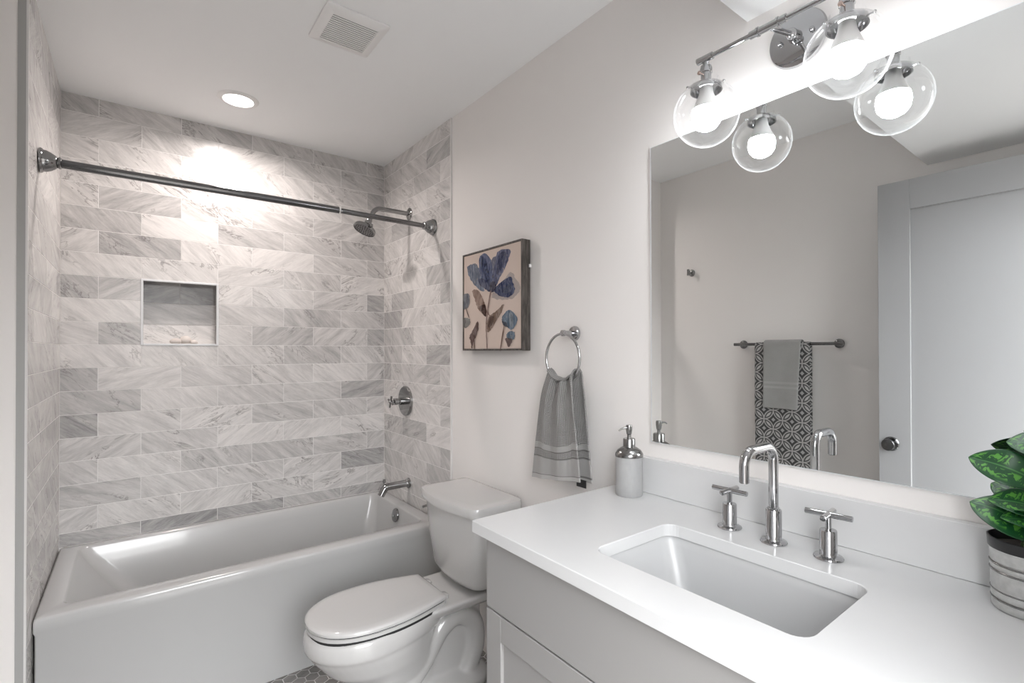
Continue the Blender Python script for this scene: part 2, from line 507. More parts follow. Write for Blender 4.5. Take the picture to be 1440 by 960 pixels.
# ---- tiles
def tile_wall(name, axis, u_edges, table, fixed, thick, parent, hole=None, z_bot=None, k0=0, umax=None, flip=1):
    """axis 'x': the wall is along x (back wall, y fixed); axis 'y': along -y (side walls, x fixed)"""
    bm = bmesh.new()
    uvl = bm.loops.layers.uv.new('UVMap')
    lay = bm.verts.layers.float_vector.new('tile')
    for k in range(len(table)):
        zt = min(Z0-(k+k0)*S, CEIL) - JG/2; zb = Z0-(k+k0+1)*S + JG/2
        if z_bot is not None:
            if zt <= z_bot+0.004: break
            zb = max(zb, z_bot)
        e = u_edges[k % 2]
        for i in range(len(e)-1):
            tone = table[k][i] if i < len(table[k]) else random.uniform(0.1, 0.5)
            seed = (random.random(), random.random(), tone)
            a, b = e[i]+JG/2, e[i+1]-JG/2
            spans = [(a, b)]
            if hole and zb < hole[3] and zt > hole[2]:
                ns = []
                for p, q in spans:
                    if q <= hole[0] or p >= hole[1]: ns.append((p, q)); continue
                    if p < hole[0]-0.004: ns.append((p, hole[0]))
                    if q > hole[1]+0.004: ns.append((hole[1], q))
                spans = ns
            for p, q in spans:
                bev = 0.0005
                def co(u, z, d):
                    if axis == 'x': return (u, fixed - d, z)
                    return (fixed + flip*d, -u, z)
                ring0 = [(p, zb), (q, zb), (q, zt), (p, zt)]
                ring1 = [(p+bev, zb+bev), (q-bev, zb+bev), (q-bev, zt-bev), (p+bev, zt-bev)]
                v0 = [bm.verts.new(co(u, z, -0.003)) for u, z in ring0]
                v1 = [bm.verts.new(co(u, z, -bev)) for u, z in ring0]
                v2 = [bm.verts.new(co(u, z, 0)) for u, z in ring1]
                for v in v0+v1+v2: v[lay] = seed
                fs = []
                for A, B in ((v0, v1), (v1, v2)):
                    for j in range(4): fs.append(bm.faces.new((A[j], A[(j+1) % 4], B[(j+1) % 4], B[j])))
                fs.append(bm.faces.new(v2))
                for f in fs:
                    for l in f.loops:
                        c = l.vert.co
                        u = c.x if axis == 'x' else -c.y*flip*-1
                        l[uvl].uv = (u, c.z)
    bmesh.ops.recalc_face_normals(bm, faces=bm.faces)
    me = bpy.data.meshes.new(name); bm.to_mesh(me); bm.free()
    me.materials.append(M['marble'])
    o = bpy.data.objects.new(name, me); COL.objects.link(o); o.parent = parent
    return o

NX0, NX1, NZ0, NZ1 = 0.2793, 0.5857, Z0-11*S, Z0-8*S      # niche
GP = 0.0006
# back wall body with the niche cut out
b = MB()
b.box(-0.15, NX0, GP, 0.15, 0, CEIL); b.box(NX1, W+0.15, GP, 0.15, 0, CEIL)
b.box(NX0, NX1, GP, 0.15, 0, NZ0); b.box(NX0, NX1, GP, 0.15, NZ1, CEIL); b.box(NX0, NX1, 0.092, 0.15, NZ0, NZ1)
wb = struct(b.build('wall_back', M['grout']))
A = 0.1261
eA = [0.0, A, A+CW, A+2*CW, A+3*CW, A+4*CW, W]
eB = [0.0, A+CW/2, A+1.5*CW, A+2.5*CW, A+3.5*CW, W]
TB = [[.60, .36, .52, .42, .50, .40], [.30, .34, .20, .36, .42], [.26, .20, .16, .18, .30, .66], [.22, .20, .16, .18, .28],
      [.22, .58, .18, .34, .36, .32], [.58, .04, .52, .40, .50], [.32, .66, .12, .10, .36, .44], [.24, .18, .18, .36, .14],
      [.62, .56, .2, .28, .28, .74], [.20, .3, .36, .56, .50], [.26, .54, .3, .26, .58, .34, .60], [.20, .20, .30, .52, .30],
      [.74, .26, .40, .24, .16, .44], [.64, .26, .42, .34, .70], [.84, .30, .14, .44, .38, .36], [.36, .42, .10, .14, .14],
      [.40, .20, .48, .46, .44, .52], [.52, .38, .32, .30, .80], [.34, .22, .24, .32, .28, .30], [.66, .88, .80, .62, .70]]
TB[10] = [.26, .54, .26, .58, .34, .62]
tile_wall('tile_cladding', 'x', (eA, eB), TB, 0.0, 0.01, wb, hole=(NX0-0.001, NX1+0.001, NZ0-0.001, NZ1+0.001), z_bot=0.475)
# tiles lining the niche back and sides
def niche_tiles():
    bm = bmesh.new(); uvl = bm.loops.layers.uv.new('UVMap'); lay = bm.verts.layers.float_vector.new('tile')
    def quad(pts, tone, fu):
        seed = (random.random(), random.random(), tone)
        vs = [bm.verts.new(p) for p in pts]
        for v in vs: v[lay] = seed
        f = bm.faces.new(vs)
        for l in f.loops: l[uvl].uv = fu(l.vert.co)
    yb = 0.0905
    g = 0.0011
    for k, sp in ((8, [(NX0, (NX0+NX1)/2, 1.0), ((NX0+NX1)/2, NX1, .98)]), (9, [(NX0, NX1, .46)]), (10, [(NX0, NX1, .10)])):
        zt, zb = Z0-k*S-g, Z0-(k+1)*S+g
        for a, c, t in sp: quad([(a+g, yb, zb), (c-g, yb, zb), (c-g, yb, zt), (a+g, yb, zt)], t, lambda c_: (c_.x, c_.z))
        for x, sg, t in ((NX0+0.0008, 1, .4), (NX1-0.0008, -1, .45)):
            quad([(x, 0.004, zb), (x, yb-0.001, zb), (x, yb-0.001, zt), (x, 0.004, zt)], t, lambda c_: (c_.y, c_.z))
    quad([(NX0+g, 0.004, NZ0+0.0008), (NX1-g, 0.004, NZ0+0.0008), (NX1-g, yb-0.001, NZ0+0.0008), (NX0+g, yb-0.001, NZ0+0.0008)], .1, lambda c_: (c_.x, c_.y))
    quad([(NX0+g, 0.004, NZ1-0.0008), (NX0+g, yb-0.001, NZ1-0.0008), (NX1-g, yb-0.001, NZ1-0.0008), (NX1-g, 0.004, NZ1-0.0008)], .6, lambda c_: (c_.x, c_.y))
    me = bpy.data.meshes.new('niche_lining'); bm.to_mesh(me); bm.free(); me.materials.append(M['marble'])
    o = bpy.data.objects.new('niche_lining', me); COL.objects.link(o); o.parent = wb
niche_tiles()
b = MB()
t_ = 0.010
b.loft([rrect(NX0-0.002, NX1+0.002, NZ0-0.002, NZ1+0.002, 0, 0.001, 1)], False, False)
b.bm.clear()
def frame_xz(b, x0, x1, z0, z1, t, y0, y1):
    b.box(x0, x0+t, y0, y1, z0, z1); b.box(x1-t, x1, y0, y1, z0, z1)
    b.box(x0+t, x1-t, y0, y1, z0, z0+t); b.box(x0+t, x1-t, y0, y1, z1-t, z1)
frame_xz(b, NX0-0.003, NX1+0.003, NZ0-0.003, NZ1+0.003, t_, -0.003, 0.006)
b.build('niche_trim', M['bright_trim'], wb, bevel=0.002)

# right wall: tiled part and painted part
b = MB(); b.box(W+0.02, W+0.15, TER, 0.15, 0, CEIL)
wr = struct(b.build('wall_right', M['wall']))
b = MB(); b.box(W+GP, W+0.02, TER, 0, 0, CEIL); b.build('grout_bed', M['grout'], wr)
b = MB(); b.box(WP, WP+0.15, YF-0.15, TER, 0, CEIL); b.build('painted_plaster', M['wall'], wr)
yA = 0.1113
rC = [0, yA, yA+CW, yA+2*CW, -TER-0.001]
rD = [0, yA+CW/2, yA+1.5*CW, -TER-0.001]
TR = [[.34, .34, .30, .36], [.34, .24, .62], [.20, .22, .40, .16], [.14, .14, .24], [.20, .62, .40, .58], [.18, .16, .26],
      [.32, .20, .14, .62], [.24, .14, .54], [.20, .60, .16, .58], [.70, .22, .18], [.56, .52, .16, .20], [.52, .22, .64],
      [.62, .42, .48, .26], [.26, .20, .30], [.22, .20, .12, .38], [.52, .58, .12], [.44, .36, .34, .58], [.42, .32, .54],
      [.38, .30, .42, .36], [.34, .38, .38], [.3, .3, .3, .3], [.3, .4, .3], [.3, .3, .3, .3], [.3, .4, .3]]
tile_wall('tile_cladding', 'y', (rC, rD), TR, W, 0.01, wr, z_bot=0.002, flip=-1)
b = MB(); b.box(W-0.0015, WP+0.002, TER-0.009, TER, 0, CEIL-0.001)
struct(b.build('trim_1', M['trim'], bevel=0.001), 'white edge strip down the end of the shower tile by the toilet')

# left wall
b = MB(); b.box(LX-0.15, LX, YF-0.15, 0.15, 0, CEIL); b.box(LX, -0.021, TEL, 0.15, 0, CEIL)
wl = struct(b.build('wall_left', M['wall']))
b = MB(); b.box(-0.021, -GP, TEL, 0, 0, CEIL); b.build('grout_bed', M['grout'], wl)
lC = [0, .125, .125+CW, .125+2*CW, -TEL-0.001]
lD = [0, .277, .277+CW, -TEL-0.001]
TL = [[random.uniform(.12, .5) for _ in range(4)] for _ in range(24)]
tile_wall('tile_cladding', 'y', (lC, lD), TL, 0.0, 0.01, wl, z_bot=0.002, flip=1)
b = MB(); b.box(-0.0215, 0.0012, TEL-0.003, TEL, 0, CEIL-0.001); b.box(-0.003, 0.002, TEL-0.0035, TEL+0.006, 0, CEIL-0.001, 1)
struct(b.build('trim_2', [M['steel'], M['trim']]), 'grey edge strip down the end of the left shower tile')

# front wall with the doorway the photograph was taken from
DX0, DX1, DZ = 0.07, 0.86, 2.075
b = MB()
b.box(LX-0.15, DX0, YF-0.12, YF, 0, CEIL); b.box(DX1, W+0.15, YF-0.12, YF, 0, CEIL); b.box(DX0, DX1, YF-0.12, YF, DZ, CEIL)
struct(b.build('wall_front', M['wall']))
b = MB()
b.box(DX1, DX1+0.045, YF, YF+0.014, 0, DZ+0.06); b.box(DX0-0.06, DX1+0.045, YF, YF+0.014, DZ, DZ+0.06); b.box(DX0-0.06, DX0, YF, YF+0.014, 0, DZ)
struct(b.build('trim_3', M['white_paint'], bevel=0.003), 'white casing around the doorway')

b = MB(); b.box(LX-0.15, W+0.17, YF-0.12, 0.15, CEIL, CEIL+0.1)
struct(b.build('ceiling', M['ceiling']))
b = MB(); b.box(LX-0.01, W+0.05, YF-0.02, SOF_Y, SOF_Z, CEIL+0.02)
struct(b.build('trim_4', M['ceiling'], bevel=0.0), 'dropped ceiling box over the vanity end of the room')

# floor: grout bed and hexagon tiles
def floor():
    bm = bmesh.new(); uvl = bm.loops.layers.uv.new('UVMap'); lay = bm.verts.layers.float_vector.new('tile')
    vs = [bm.verts.new(p) for p in ((LX-0.15, YF-0.12, -0.0015), (W+0.17, YF-0.12, -0.0015), (W+0.17, 0.1, -0.0015), (LX-0.15, 0.1, -0.0015))]
    f = bm.faces.new(vs); f.material_index = 0
    vs2 = [bm.verts.new(v.co-Vector((0, 0, 0.1))) for v in vs]
    bm.faces.new(list(reversed(vs2)))
    for i in range(4): bm.faces.new((vs[i], vs2[i], vs2[(i+1) % 4], vs[(i+1) % 4]))
    rad = 0.0285; pit_ = rad*math.sqrt(3)
    row = 0; y = -0.70
    while y > YF:
        x = LX + (pit_/2 if row % 2 else 0)
        while x < W+0.02:
            seed = (random.random(), random.random(), random.uniform(.2, .7))
            hv = []
            for k in range(6):
                a = PI/6 + k*PI/3
                hv.append(bm.verts.new((x+(rad-0.0018)*math.cos(a), y+(rad-0.0018)*math.sin(a), 0)))
            for v in hv: v[lay] = seed
            f = bm.faces.new(hv); f.material_index = 1
            for l in f.loops: l[uvl].uv = (l.vert.co.x, l.vert.co.y)
            x += pit_
        y -= rad*1.5; row += 1
    me = bpy.data.meshes.new('floor'); bm.to_mesh(me); bm.free(); me.materials.append(M['grout']); me.materials.append(M['hex'])
    o = bpy.data.objects.new('floor', me); COL.objects.link(o)
    struct(o)
floor()

# ------------------------------------------------------------------ bathtub
t = thing('bathtub', 'white alcove bathtub with flat apron below the marble tiled walls', 'bathtub', loc=(0.73, -0.40, 0))
g = 0.002
RZ = 0.476
def ox(i, z, r=0.006): return rrect(0.0+g+i, W-g-i, -0.757+i, -g-i, z, r)
rings = [ox(0.004, 0.001), ox(0.004, RZ-0.055), ox(0.0, RZ-0.045), ox(0, RZ-0.012), ox(0.003, RZ-0.004), ox(0.010, RZ)]
rings += [rrect(0.062, 1.392, -0.683, -0.045, RZ, 0.035), rrect(0.066, 1.388, -0.679, -0.049, RZ-0.002, 0.035), rrect(0.071, 1.385, -0.675, -0.053, RZ-0.010, 0.04)]
for k in range(1, 9):
    f = k/8
    rings.append(rrect(0.071+0.20*f+0.06*f*f, 1.385-0.055*f, -0.675+0.055*f, -0.053-0.055*f, RZ-0.010-0.33*f, 0.04+0.05*f))
rings += [rrect(0.37, 1.30, -0.59, -0.135, 0.105, 0.09), rrect(0.45, 1.25, -0.54, -0.18, 0.098, 0.08)]
part(MB().loft(rings, True, True), 'tub_shell', M['acrylic'], t)
# overflow plate
b = MB(); b.lathe([(0.0, 0.0), (0.036, 0.0), (0.037, 0.004), (0.034, 0.010), (0.026, 0.012), (0.0, 0.013)], (1.3765, -0.372, 0.428), (-1, 0, 0.16), 32)
b.sphere((1.362, -0.372, 0.427), 0.005)
part(b, 'overflow_plate', M['bath_chrome'], t)
part(MB().lathe([(0.0, 0), (0.035, 0), (0.035, 0.004), (0.0, 0.005)], (1.15, -0.37, 0.0985)), 'drain', M['bath_chrome'], t)

# tub spout
t = thing('tub_spout', 'chrome tub spout with diverter knob above the tub rim', 'faucet', loc=(W, -0.356, 0.586))
z = 0.588
path = fillet([(W+0.001, -0.356, z), (1.322, -0.356, z-0.002), (1.297, -0.356, z-0.045)], 0.030, 8)
part(MB().tube(path, [0.0195]*(len(path)-1)+[0.0185], 20), 'spout_body', M['bath_chrome'], t)
part(MB().lathe([(0.0, 0), (0.0285, 0), (0.0285, 0.008), (0.022, 0.012), (0.020, 0.018)], (W, -0.356, z), (-1, 0, 0)), 'escutcheon', M['bath_chrome'], t)
part(MB().lathe([(0.004, 0), (0.004, 0.014), (0.007, 0.016), (0.0085, 0.024), (0.007, 0.034), (0.0, 0.035)], (1.316, -0.356, z+0.008)), 'diverter_knob', M['bath_chrome'], t)

# valve
t = thing('shower_valve', 'round chrome valve plate with cross handle on the tiled end wall', 'faucet', loc=(W, -0.322, 1.045))
vy, vz = -0.322, 1.045
part(MB().lathe([(0.0, 0), (0.084, 0), (0.084, 0.010), (0.080, 0.014), (0.030, 0.016), (0.028, 0.016), (0.0, 0.017)], (W, vy, vz), (-1, 0, 0), 48), 'escutcheon', M['bath_chrome'], t)
part(MB().lathe([(0.0, 0), (0.020, 0), (0.020, 0.030), (0.015, 0.032), (0.015, 0.038), (0.019, 0.040), (0.019, 0.058), (0.008, 0.060), (0.008, 0.080), (0.0, 0.081)], (W-0.015, vy, vz), (-1, 0, 0), 24), 'stem', M['bath_chrome'], t)
b = MB(); hx = W-0.015-0.078
for a in (0.35, 0.35+PI/2):
    d = Vector((0, math.cos(a), math.sin(a)))*0.033
    c = Vector((hx, vy, vz)); b.tube([c-d, c+d], 0.0055, 12)
b.sphere((hx-0.004, vy, vz), 0.008)
part(b, 'cross_handle', M['bath_chrome'], t)

# shower head
t = thing('wall_shower', 'chrome shower head on a bent arm above the curtain rod', 'shower', loc=(W, -0.365, 2.10))
sy = -0.365
part(MB().lathe([(0.0, 0), (0.034, 0), (0.034, 0.004), (0.026, 0.010), (0.012, 0.014), (0.0, 0.014)], (W, sy, 2.098), (-1, 0, 0)), 'arm_flange', M['bath_chrome'], t)
ap = fillet([(W-0.002, sy, 2.098), (1.262, sy, 2.098), (1.232, sy, 2.030)], 0.05, 8)
part(MB().tube(ap, 0.0125, 16), 'shower_arm', M['bath_chrome'], t)
hd = Vector((-0.45, -0.06, -0.89)).normalized()
h0 = Vector((1.229, sy, 2.024))
b = MB(); b.sphere(h0, 0.016)
b.lathe([(0.012, 0.004), (0.0175, 0.008), (0.0175, 0.024), (0.022, 0.028), (0.036, 0.036), (0.054, 0.044), (0.059, 0.052), (0.059, 0.064), (0.055, 0.066), (0.054, 0.062), (0.0, 0.062)], h0, hd, 36)
part(b, 'head_body', M['bath_chrome'], t)
b = MB(); b.lathe([(0.0, 0.062), (0.052, 0.062), (0.052, 0.0635), (0.0, 0.0635)], h0, hd, 36)
q = Vector((0, 0, 1)).rotation_difference(hd)
for rr_, n in ((0.012, 6), (0.024, 12), (0.036, 18), (0.046, 24)):
    for i in range(n):
        a = 2*PI*i/n
        b.lathe([(0.0022, 0), (0.0016, 0.003), (0.0, 0.003)], h0+q @ Vector((rr_*math.cos(a), rr_*math.sin(a), 0.0633)), hd, 6)
part(b, 'spray_face', M['dark_chrome'], t)
part(MB().box(1.205, 1.222, sy-0.075, sy-0.058, 1.975, 1.99).box(1.20, 1.215, sy-0.062, sy-0.05, 1.977, 1.986), 'spray_lever', M['bath_chrome'], t, bevel=0.002)

# curtain rod
t = thing('shower_curtain_rod', 'telescoping dark chrome shower curtain rod between the tiled side walls', 'curtain rod', loc=(0.73, -0.645, 1.973))
yr = -0.645
part(MB().lathe([(0.0150, 0), (0.0150, 0.94)], (0.045, yr, 1.9735), (0.94, -0.002, 0.002), 24), 'outer_tube', M['dark_chrome'], t)
part(MB().lathe([(0.0122, 0), (0.0122, 0.46)], (0.978, yr-0.002, 1.9745), (0.46, -0.003, -0.006), 24), 'inner_tube', M['dark_chrome'], t)
part(MB().lathe([(0.0165, 0), (0.0165, 0.006), (0.0125, 0.007)], (0.983, yr-0.002, 1.9745), (1, 0, 0), 24), 'collar', M['plastic'], t)
for x, dx, zz in ((0.0, 1, 1.974), (W, -1, 1.969)):
    part(MB().lathe([(0.0, 0.0005), (0.040, 0.0005), (0.042, 0.004), (0.040, 0.009), (0.0365, 0.011), (0.036, 0.018), (0.031, 0.030), (0.022, 0.042), (0.017, 0.046), (0.020, 0.049), (0.020, 0.054), (0.016, 0.057), (0.0, 0.058)], (x, yr-(0 if dx > 0 else 0.005), zz), (dx, 0, 0), 32), 'end_flange', M['bath_chrome'], t)

# pebbles in the niche
for i, (x, y, r, s_, lab) in enumerate(((0.413, 0.022, 0.022, (1.1, .7, .75), 'small flat pale pebble on the left of the tiled niche shelf'), (0.452, 0.026, 0.024, (1.0, .8, .95), 'taller pale pebble in the middle of the tiled niche shelf'), (0.486, 0.020, 0.014, (1.1, .9, .9), 'tiniest pale pebble at the right of the two bigger ones in the niche'))):
    o = MB().sphere((x, y, NZ0+0.0012+r*s_[2]), r, 14, 8, s_).build('pebble', M['pebble'])
    for v in o.data.vertices: v.co += Vector((math.sin(v.co.x*400+i), math.cos(v.co.y*500), 0))*0.001
    auto_smooth(o, 60)
    tag(o, lab, 'pebble', 'pebbles in the shower niche')

# ------------------------------------------------------------------ ceiling light and vent
t = thing('recessed_light', 'round lit recessed downlight in the ceiling over the tub', 'ceiling light', loc=(0.618, -0.392, CEIL))
lx, ly = 0.618, -0.392
part(MB().lathe([(0.058, 0.003), (0.061, 0.008), (0.073, 0.008), (0.083, 0.0005), (0.083, 0.0), (0.058, 0.0)], (lx, ly, CEIL), (0, 0, -1), 40, cap=False), 'trim_ring', M['plastic'], t)
part(MB().lathe([(0.0, 0.0008), (0.0585, 0.0008), (0.0585, 0.0035), (0.0, 0.0040)], (lx, ly, CEIL), (0, 0, -1), 40), 'lens', M['lens'], t)
ld = bpy.data.lights.new('downlight', 'AREA'); ld.shape = 'DISK'; ld.size = 0.11; ld.energy = P_DOWN; ld.color = C_DOWN; ld.spread = R(160)
lo = bpy.data.objects.new('downlight', ld); COL.objects.link(lo); lo.parent = t; lo.location = (0, 0, -0.008)

t = thing('exhaust_vent', 'square white slotted exhaust fan grille on the ceiling', 'vent', loc=(0.845, -1.20, CEIL))
vx0, vx1, vy0, vy1 = 0.738, 0.952, -1.318, -1.085
b = MB()
b.loft([rrect(vx0, vx1, vy0, vy1, CEIL-0.0005, 0.008), rrect(vx0, vx1, vy0, vy1, CEIL-0.006, 0.008), rrect(vx0+0.004, vx1-0.004, vy0+0.004, vy1-0.004, CEIL-0.010, 0.008), rrect(vx0+0.03, vx1-0.03, vy0+0.034, vy1-0.026, CEIL-0.014, 0.003), rrect(vx0+0.03, vx1-0.03, vy0+0.034, vy1-0.026, CEIL-0.006, 0.003)], False, False)
part(b, 'grille_frame', M['plastic'], t)
part(MB().box(vx0+0.028, vx1-0.028, vy0+0.032, vy1-0.024, CEIL-0.005, CEIL-0.004), 'backing', M['slot'], t)
for i in range(15):
    y = vy0+0.034+0.0045 + i*(0.173-0.009)/14
    part(MB().box(vx0+0.029, vx1-0.029, y-0.0034, y+0.0034, CEIL-0.0135, CEIL-0.0115), 'slat', M['plastic'], t)

# ------------------------------------------------------------------ toilet
TY = -1.205
t = thing('toilet', 'white two-piece toilet with closed lid between tub and vanity', 'toilet', loc=(1.1, TY, 0))
def egg(xf, xb, hw, z, xm=None, bw=0.75, n=40, cy=TY):
    """plan ring: front tip xf (small x), back xb, half width hw at xm"""
    xm = xm if xm is not None else xf+(xb-xf)*0.42
    pts = []
    for i in range(n):
        a = 2*PI*i/n
        c, s_ = math.cos(a), math.sin(a)
        if c > 0: x = xm - (xm-xf)*c; y = hw*s_
        else:
            u = -c
            x = xm + (xb-xm)*abs(u)**0.72
            y = hw*math.copysign(abs(s_)**0.55, s_)*(1-(1-bw)*u)
        pts.append((x, cy+y, z))
    return pts
# bowl and pedestal, one continuous casting
b = MB()
b.loft([egg(0.965, 1.20, 0.050, 0.055, 1.08), egg(0.905, 1.18, 0.072, 0.11, 1.03, .8), egg(0.835, 1.16, 0.108, 0.165, 0.98, .78), egg(0.765, 1.15, 0.142, 0.225, 0.94, .72),
        egg(0.722, 1.16, 0.162, 0.280, 0.92, .68), egg(0.708, 1.18, 0.168, 0.305, 0.90, .68), egg(0.699, 1.19, 0.174, 0.312, 0.90, .68), egg(0.697, 1.19, 0.176, 0.335, 0.90, .72), egg(0.700, 1.19, 0.175, 0.360, 0.90, .76), egg(0.710, 1.19, 0.169, 0.374, 0.90, .76)])
b.loft([rrect(1.10, 1.44, TY-0.105, TY+0.105, 0.325, 0.04), rrect(1.08, 1.44, TY-0.135, TY+0.135, 0.350, 0.05), rrect(1.08, 1.44, TY-0.150, TY+0.150, 0.375, 0.05), rrect(1.09, 1.435, TY-0.146, TY+0.146, 0.383, 0.05)])
b.loft([rrect(0.93, 1.40, TY-0.115, TY+0.115, 0.002, 0.09), rrect(0.93, 1.40, TY-0.115, TY+0.115, 0.030, 0.09), rrect(0.95, 1.385, TY-0.095, TY+0.095, 0.050, 0.08), rrect(1.0, 1.36, TY-0.055, TY+0.055, 0.075, 0.05)])
tp = smoothpath([(0.93, TY, 0.07), (1.03, TY, 0.09), (1.11, TY, 0.165), (1.18, TY, 0.255), (1.255, TY, 0.285), (1.325, TY, 0.235), (1.335, TY, 0.14), (1.30, TY, 0.06)], 6)
for sgn in (-1, 1):
    b.tube([p+Vector((0, sgn*0.046, 0)) for p in tp], 0.040, 16)
b.box(1.0, 1.36, TY-0.050, TY+0.050, 0.03, 0.34)
o = part(b, 'bowl', M['porcelain'], t, mods=(('REMESH', dict(mode='VOXEL', voxel_size=0.006, use_smooth_shade=True)), ('SMOOTH', dict(factor=0.8, iterations=6))))
def seat_ring(z, inset=0.0):
    xs = [(0.705, 0.0), (0.708, 0.035), (0.722, 0.078), (0.752, 0.118), (0.80, 0.150), (0.86, 0.168), (0.92, 0.172), (0.98, 0.169), (1.04, 0.158), (1.10, 0.141), (1.155, 0.123), (1.170, 0.113)]
    pts = []
    sm = smoothpath([(x, w_, 0) for x, w_ in xs], 3)
    c = Vector((0.92, 0, 0))
    half = []
    for p in sm:
        d = (p-c); L = d.length
        half.append(c + d*((L-inset)/L))
    for p in half: pts.append((p.x, TY+p.y, z))
    for p in reversed(half[1:]): pts.append((p.x, TY-p.y, z))
    return pts
part(MB().loft([seat_ring(0.3795, 0.006), seat_ring(0.3810, 0.003), seat_ring(0.3915, 0.002), seat_ring(0.393, 0.005)]), 'seat', M['porcelain'], t)
part(MB().loft([seat_ring(0.3965, 0.006), seat_ring(0.3985, 0.001), seat_ring(0.407, 0.0), seat_ring(0.4115, 0.003), seat_ring(0.4145, 0.010), seat_ring(0.4165, 0.03), seat_ring(0.4175, 0.07)]), 'seat_lid', M['porcelain'], t)
part(MB().loft([seat_ring(0.370, 0.007), seat_ring(0.3985, 0.007)]), 'seat_shadow_gap', M['black'], t)  # black filler, paints in the shade between bowl, seat and lid
for s_ in (-1, 1):
    part(MB().loft([rrect(1.165, 1.195, TY+s_*0.07-0.02, TY+s_*0.07+0.02, 0.379, 0.008), rrect(1.165, 1.195, TY+s_*0.07-0.02, TY+s_*0.07+0.02, 0.396, 0.008), rrect(1.170, 1.190, TY+s_*0.07-0.016, TY+s_*0.07+0.016, 0.399, 0.006)]), 'hinge', M['porcelain'], t)
# tank
def tank_ring(x0, x1, hw, z, bow=0.03, r=0.03, n=8):
    """rounded rect with a bowed front (towards -x)"""
    pts = []
    for p in rrect(x0, x1, TY-hw, TY+hw, z, r, 5):
        pts.append(p)
    # resample front side with bow
    out = []
    m_ = len(pts)
    for i, p in enumerate(pts):
        out.append(p)
        if i == 11:      # straight run along the front: insert points
            a, c = Vector(pts[11]), Vector(pts[12])
            for k in range(1, n): out.append(tuple(a.lerp(c, k/n)))
    res = []
    for x, y, z_ in out:
        f = (y-TY)/hw
        w_ = max(0, min(1, (x1-x)/(x1-x0)))
        res.append((x - bow*(1-f*f)*w_**3, y, z_))
    return res
b = MB().loft([tank_ring(1.290, 1.425, 0.150, 0.400, .02), tank_ring(1.272, 1.438, 0.170, 0.412, .025), tank_ring(1.262, 1.445, 0.182, 0.44, .03), tank_ring(1.250, 1.450, 0.198, 0.56, .03), tank_ring(1.240, 1.452, 0.212, 0.704, .03)])
part(b, 'tank', M['porcelain'], t)
b = MB().loft([tank_ring(1.232, 1.453, 0.218, 0.7045, .034), tank_ring(1.226, 1.454, 0.226, 0.708, .036), tank_ring(1.224, 1.454, 0.228, 0.730, .036), tank_ring(1.228, 1.453, 0.224, 0.741, .036), tank_ring(1.238, 1.450, 0.214, 0.7455, .036), tank_ring(1.26, 1.44, 0.19, 0.747, .03)])
part(b, 'tank_lid', M['porcelain'], t)
part(MB().lathe([(0.0, 0), (0.012, 0), (0.012, 0.012), (0.0, 0.013)], (1.275, TY+0.205, 0.655), (0, 1, 0), 16).tube([(1.275, TY+0.217, 0.655), (1.235, TY+0.221, 0.648)], 0.006, 10), 'flush_lever', M['chrome'], t)
for s_ in (-1, 1):
    part(MB().sphere((1.16, TY+s_*0.099, 0.045), 0.010, 12, 8), 'bolt_cap', M['porcelain'], t)

# ------------------------------------------------------------------ vanity
CZ = 0.9064
CY0, CY1 = -3.035, -1.9255
CX0 = 0.9087
t = thing('vanity_cabinet', 'white shaker vanity cabinet under the quartz worktop', 'cabinet', loc=(1.19, -2.48, 0))
cx0, cy0, cy1, ct = 0.945, CY0+0.02, -1.967, CZ-0.0285
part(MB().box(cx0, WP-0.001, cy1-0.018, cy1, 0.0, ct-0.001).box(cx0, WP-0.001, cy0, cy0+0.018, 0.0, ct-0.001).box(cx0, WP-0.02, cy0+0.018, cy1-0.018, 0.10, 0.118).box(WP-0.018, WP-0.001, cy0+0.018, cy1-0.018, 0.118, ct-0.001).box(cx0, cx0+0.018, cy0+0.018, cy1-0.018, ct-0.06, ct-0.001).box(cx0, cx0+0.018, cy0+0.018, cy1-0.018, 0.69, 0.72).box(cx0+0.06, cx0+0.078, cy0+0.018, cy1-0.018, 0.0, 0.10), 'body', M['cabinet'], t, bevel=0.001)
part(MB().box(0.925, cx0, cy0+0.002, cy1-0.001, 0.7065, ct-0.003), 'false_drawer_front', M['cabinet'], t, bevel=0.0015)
mid = (cy0+cy1)/2
for a, c in ((mid+0.0015, cy1-0.001), (cy0+0.002, mid-0.0015)):
    b = MB(); zt, zb, rw = 0.7020, 0.115, 0.060
    b.box(0.925, cx0-0.0005, a, a+rw, zb, zt); b.box(0.925, cx0-0.0005, c-rw, c, zb, zt)
    b.box(0.925, cx0-0.0005, a+rw, c-rw, zb, zb+rw); b.box(0.925, cx0-0.0005, a+rw, c-rw, zt-rw, zt)
    b.box(0.934, cx0-0.0007, a+rw-0.002, c-rw+0.002, zb+rw-0.002, zt-rw+0.002)
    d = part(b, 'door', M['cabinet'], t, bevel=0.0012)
    ky = a+0.03 if a > mid else c-0.03
    part(MB().lathe([(0.006, 0), (0.006, 0.014), (0.014, 0.020), (0.014, 0.026), (0.0, 0.028)], (0.925, ky, 0.43), (-1, 0, 0), 20), 'knob', M['chrome'], d)

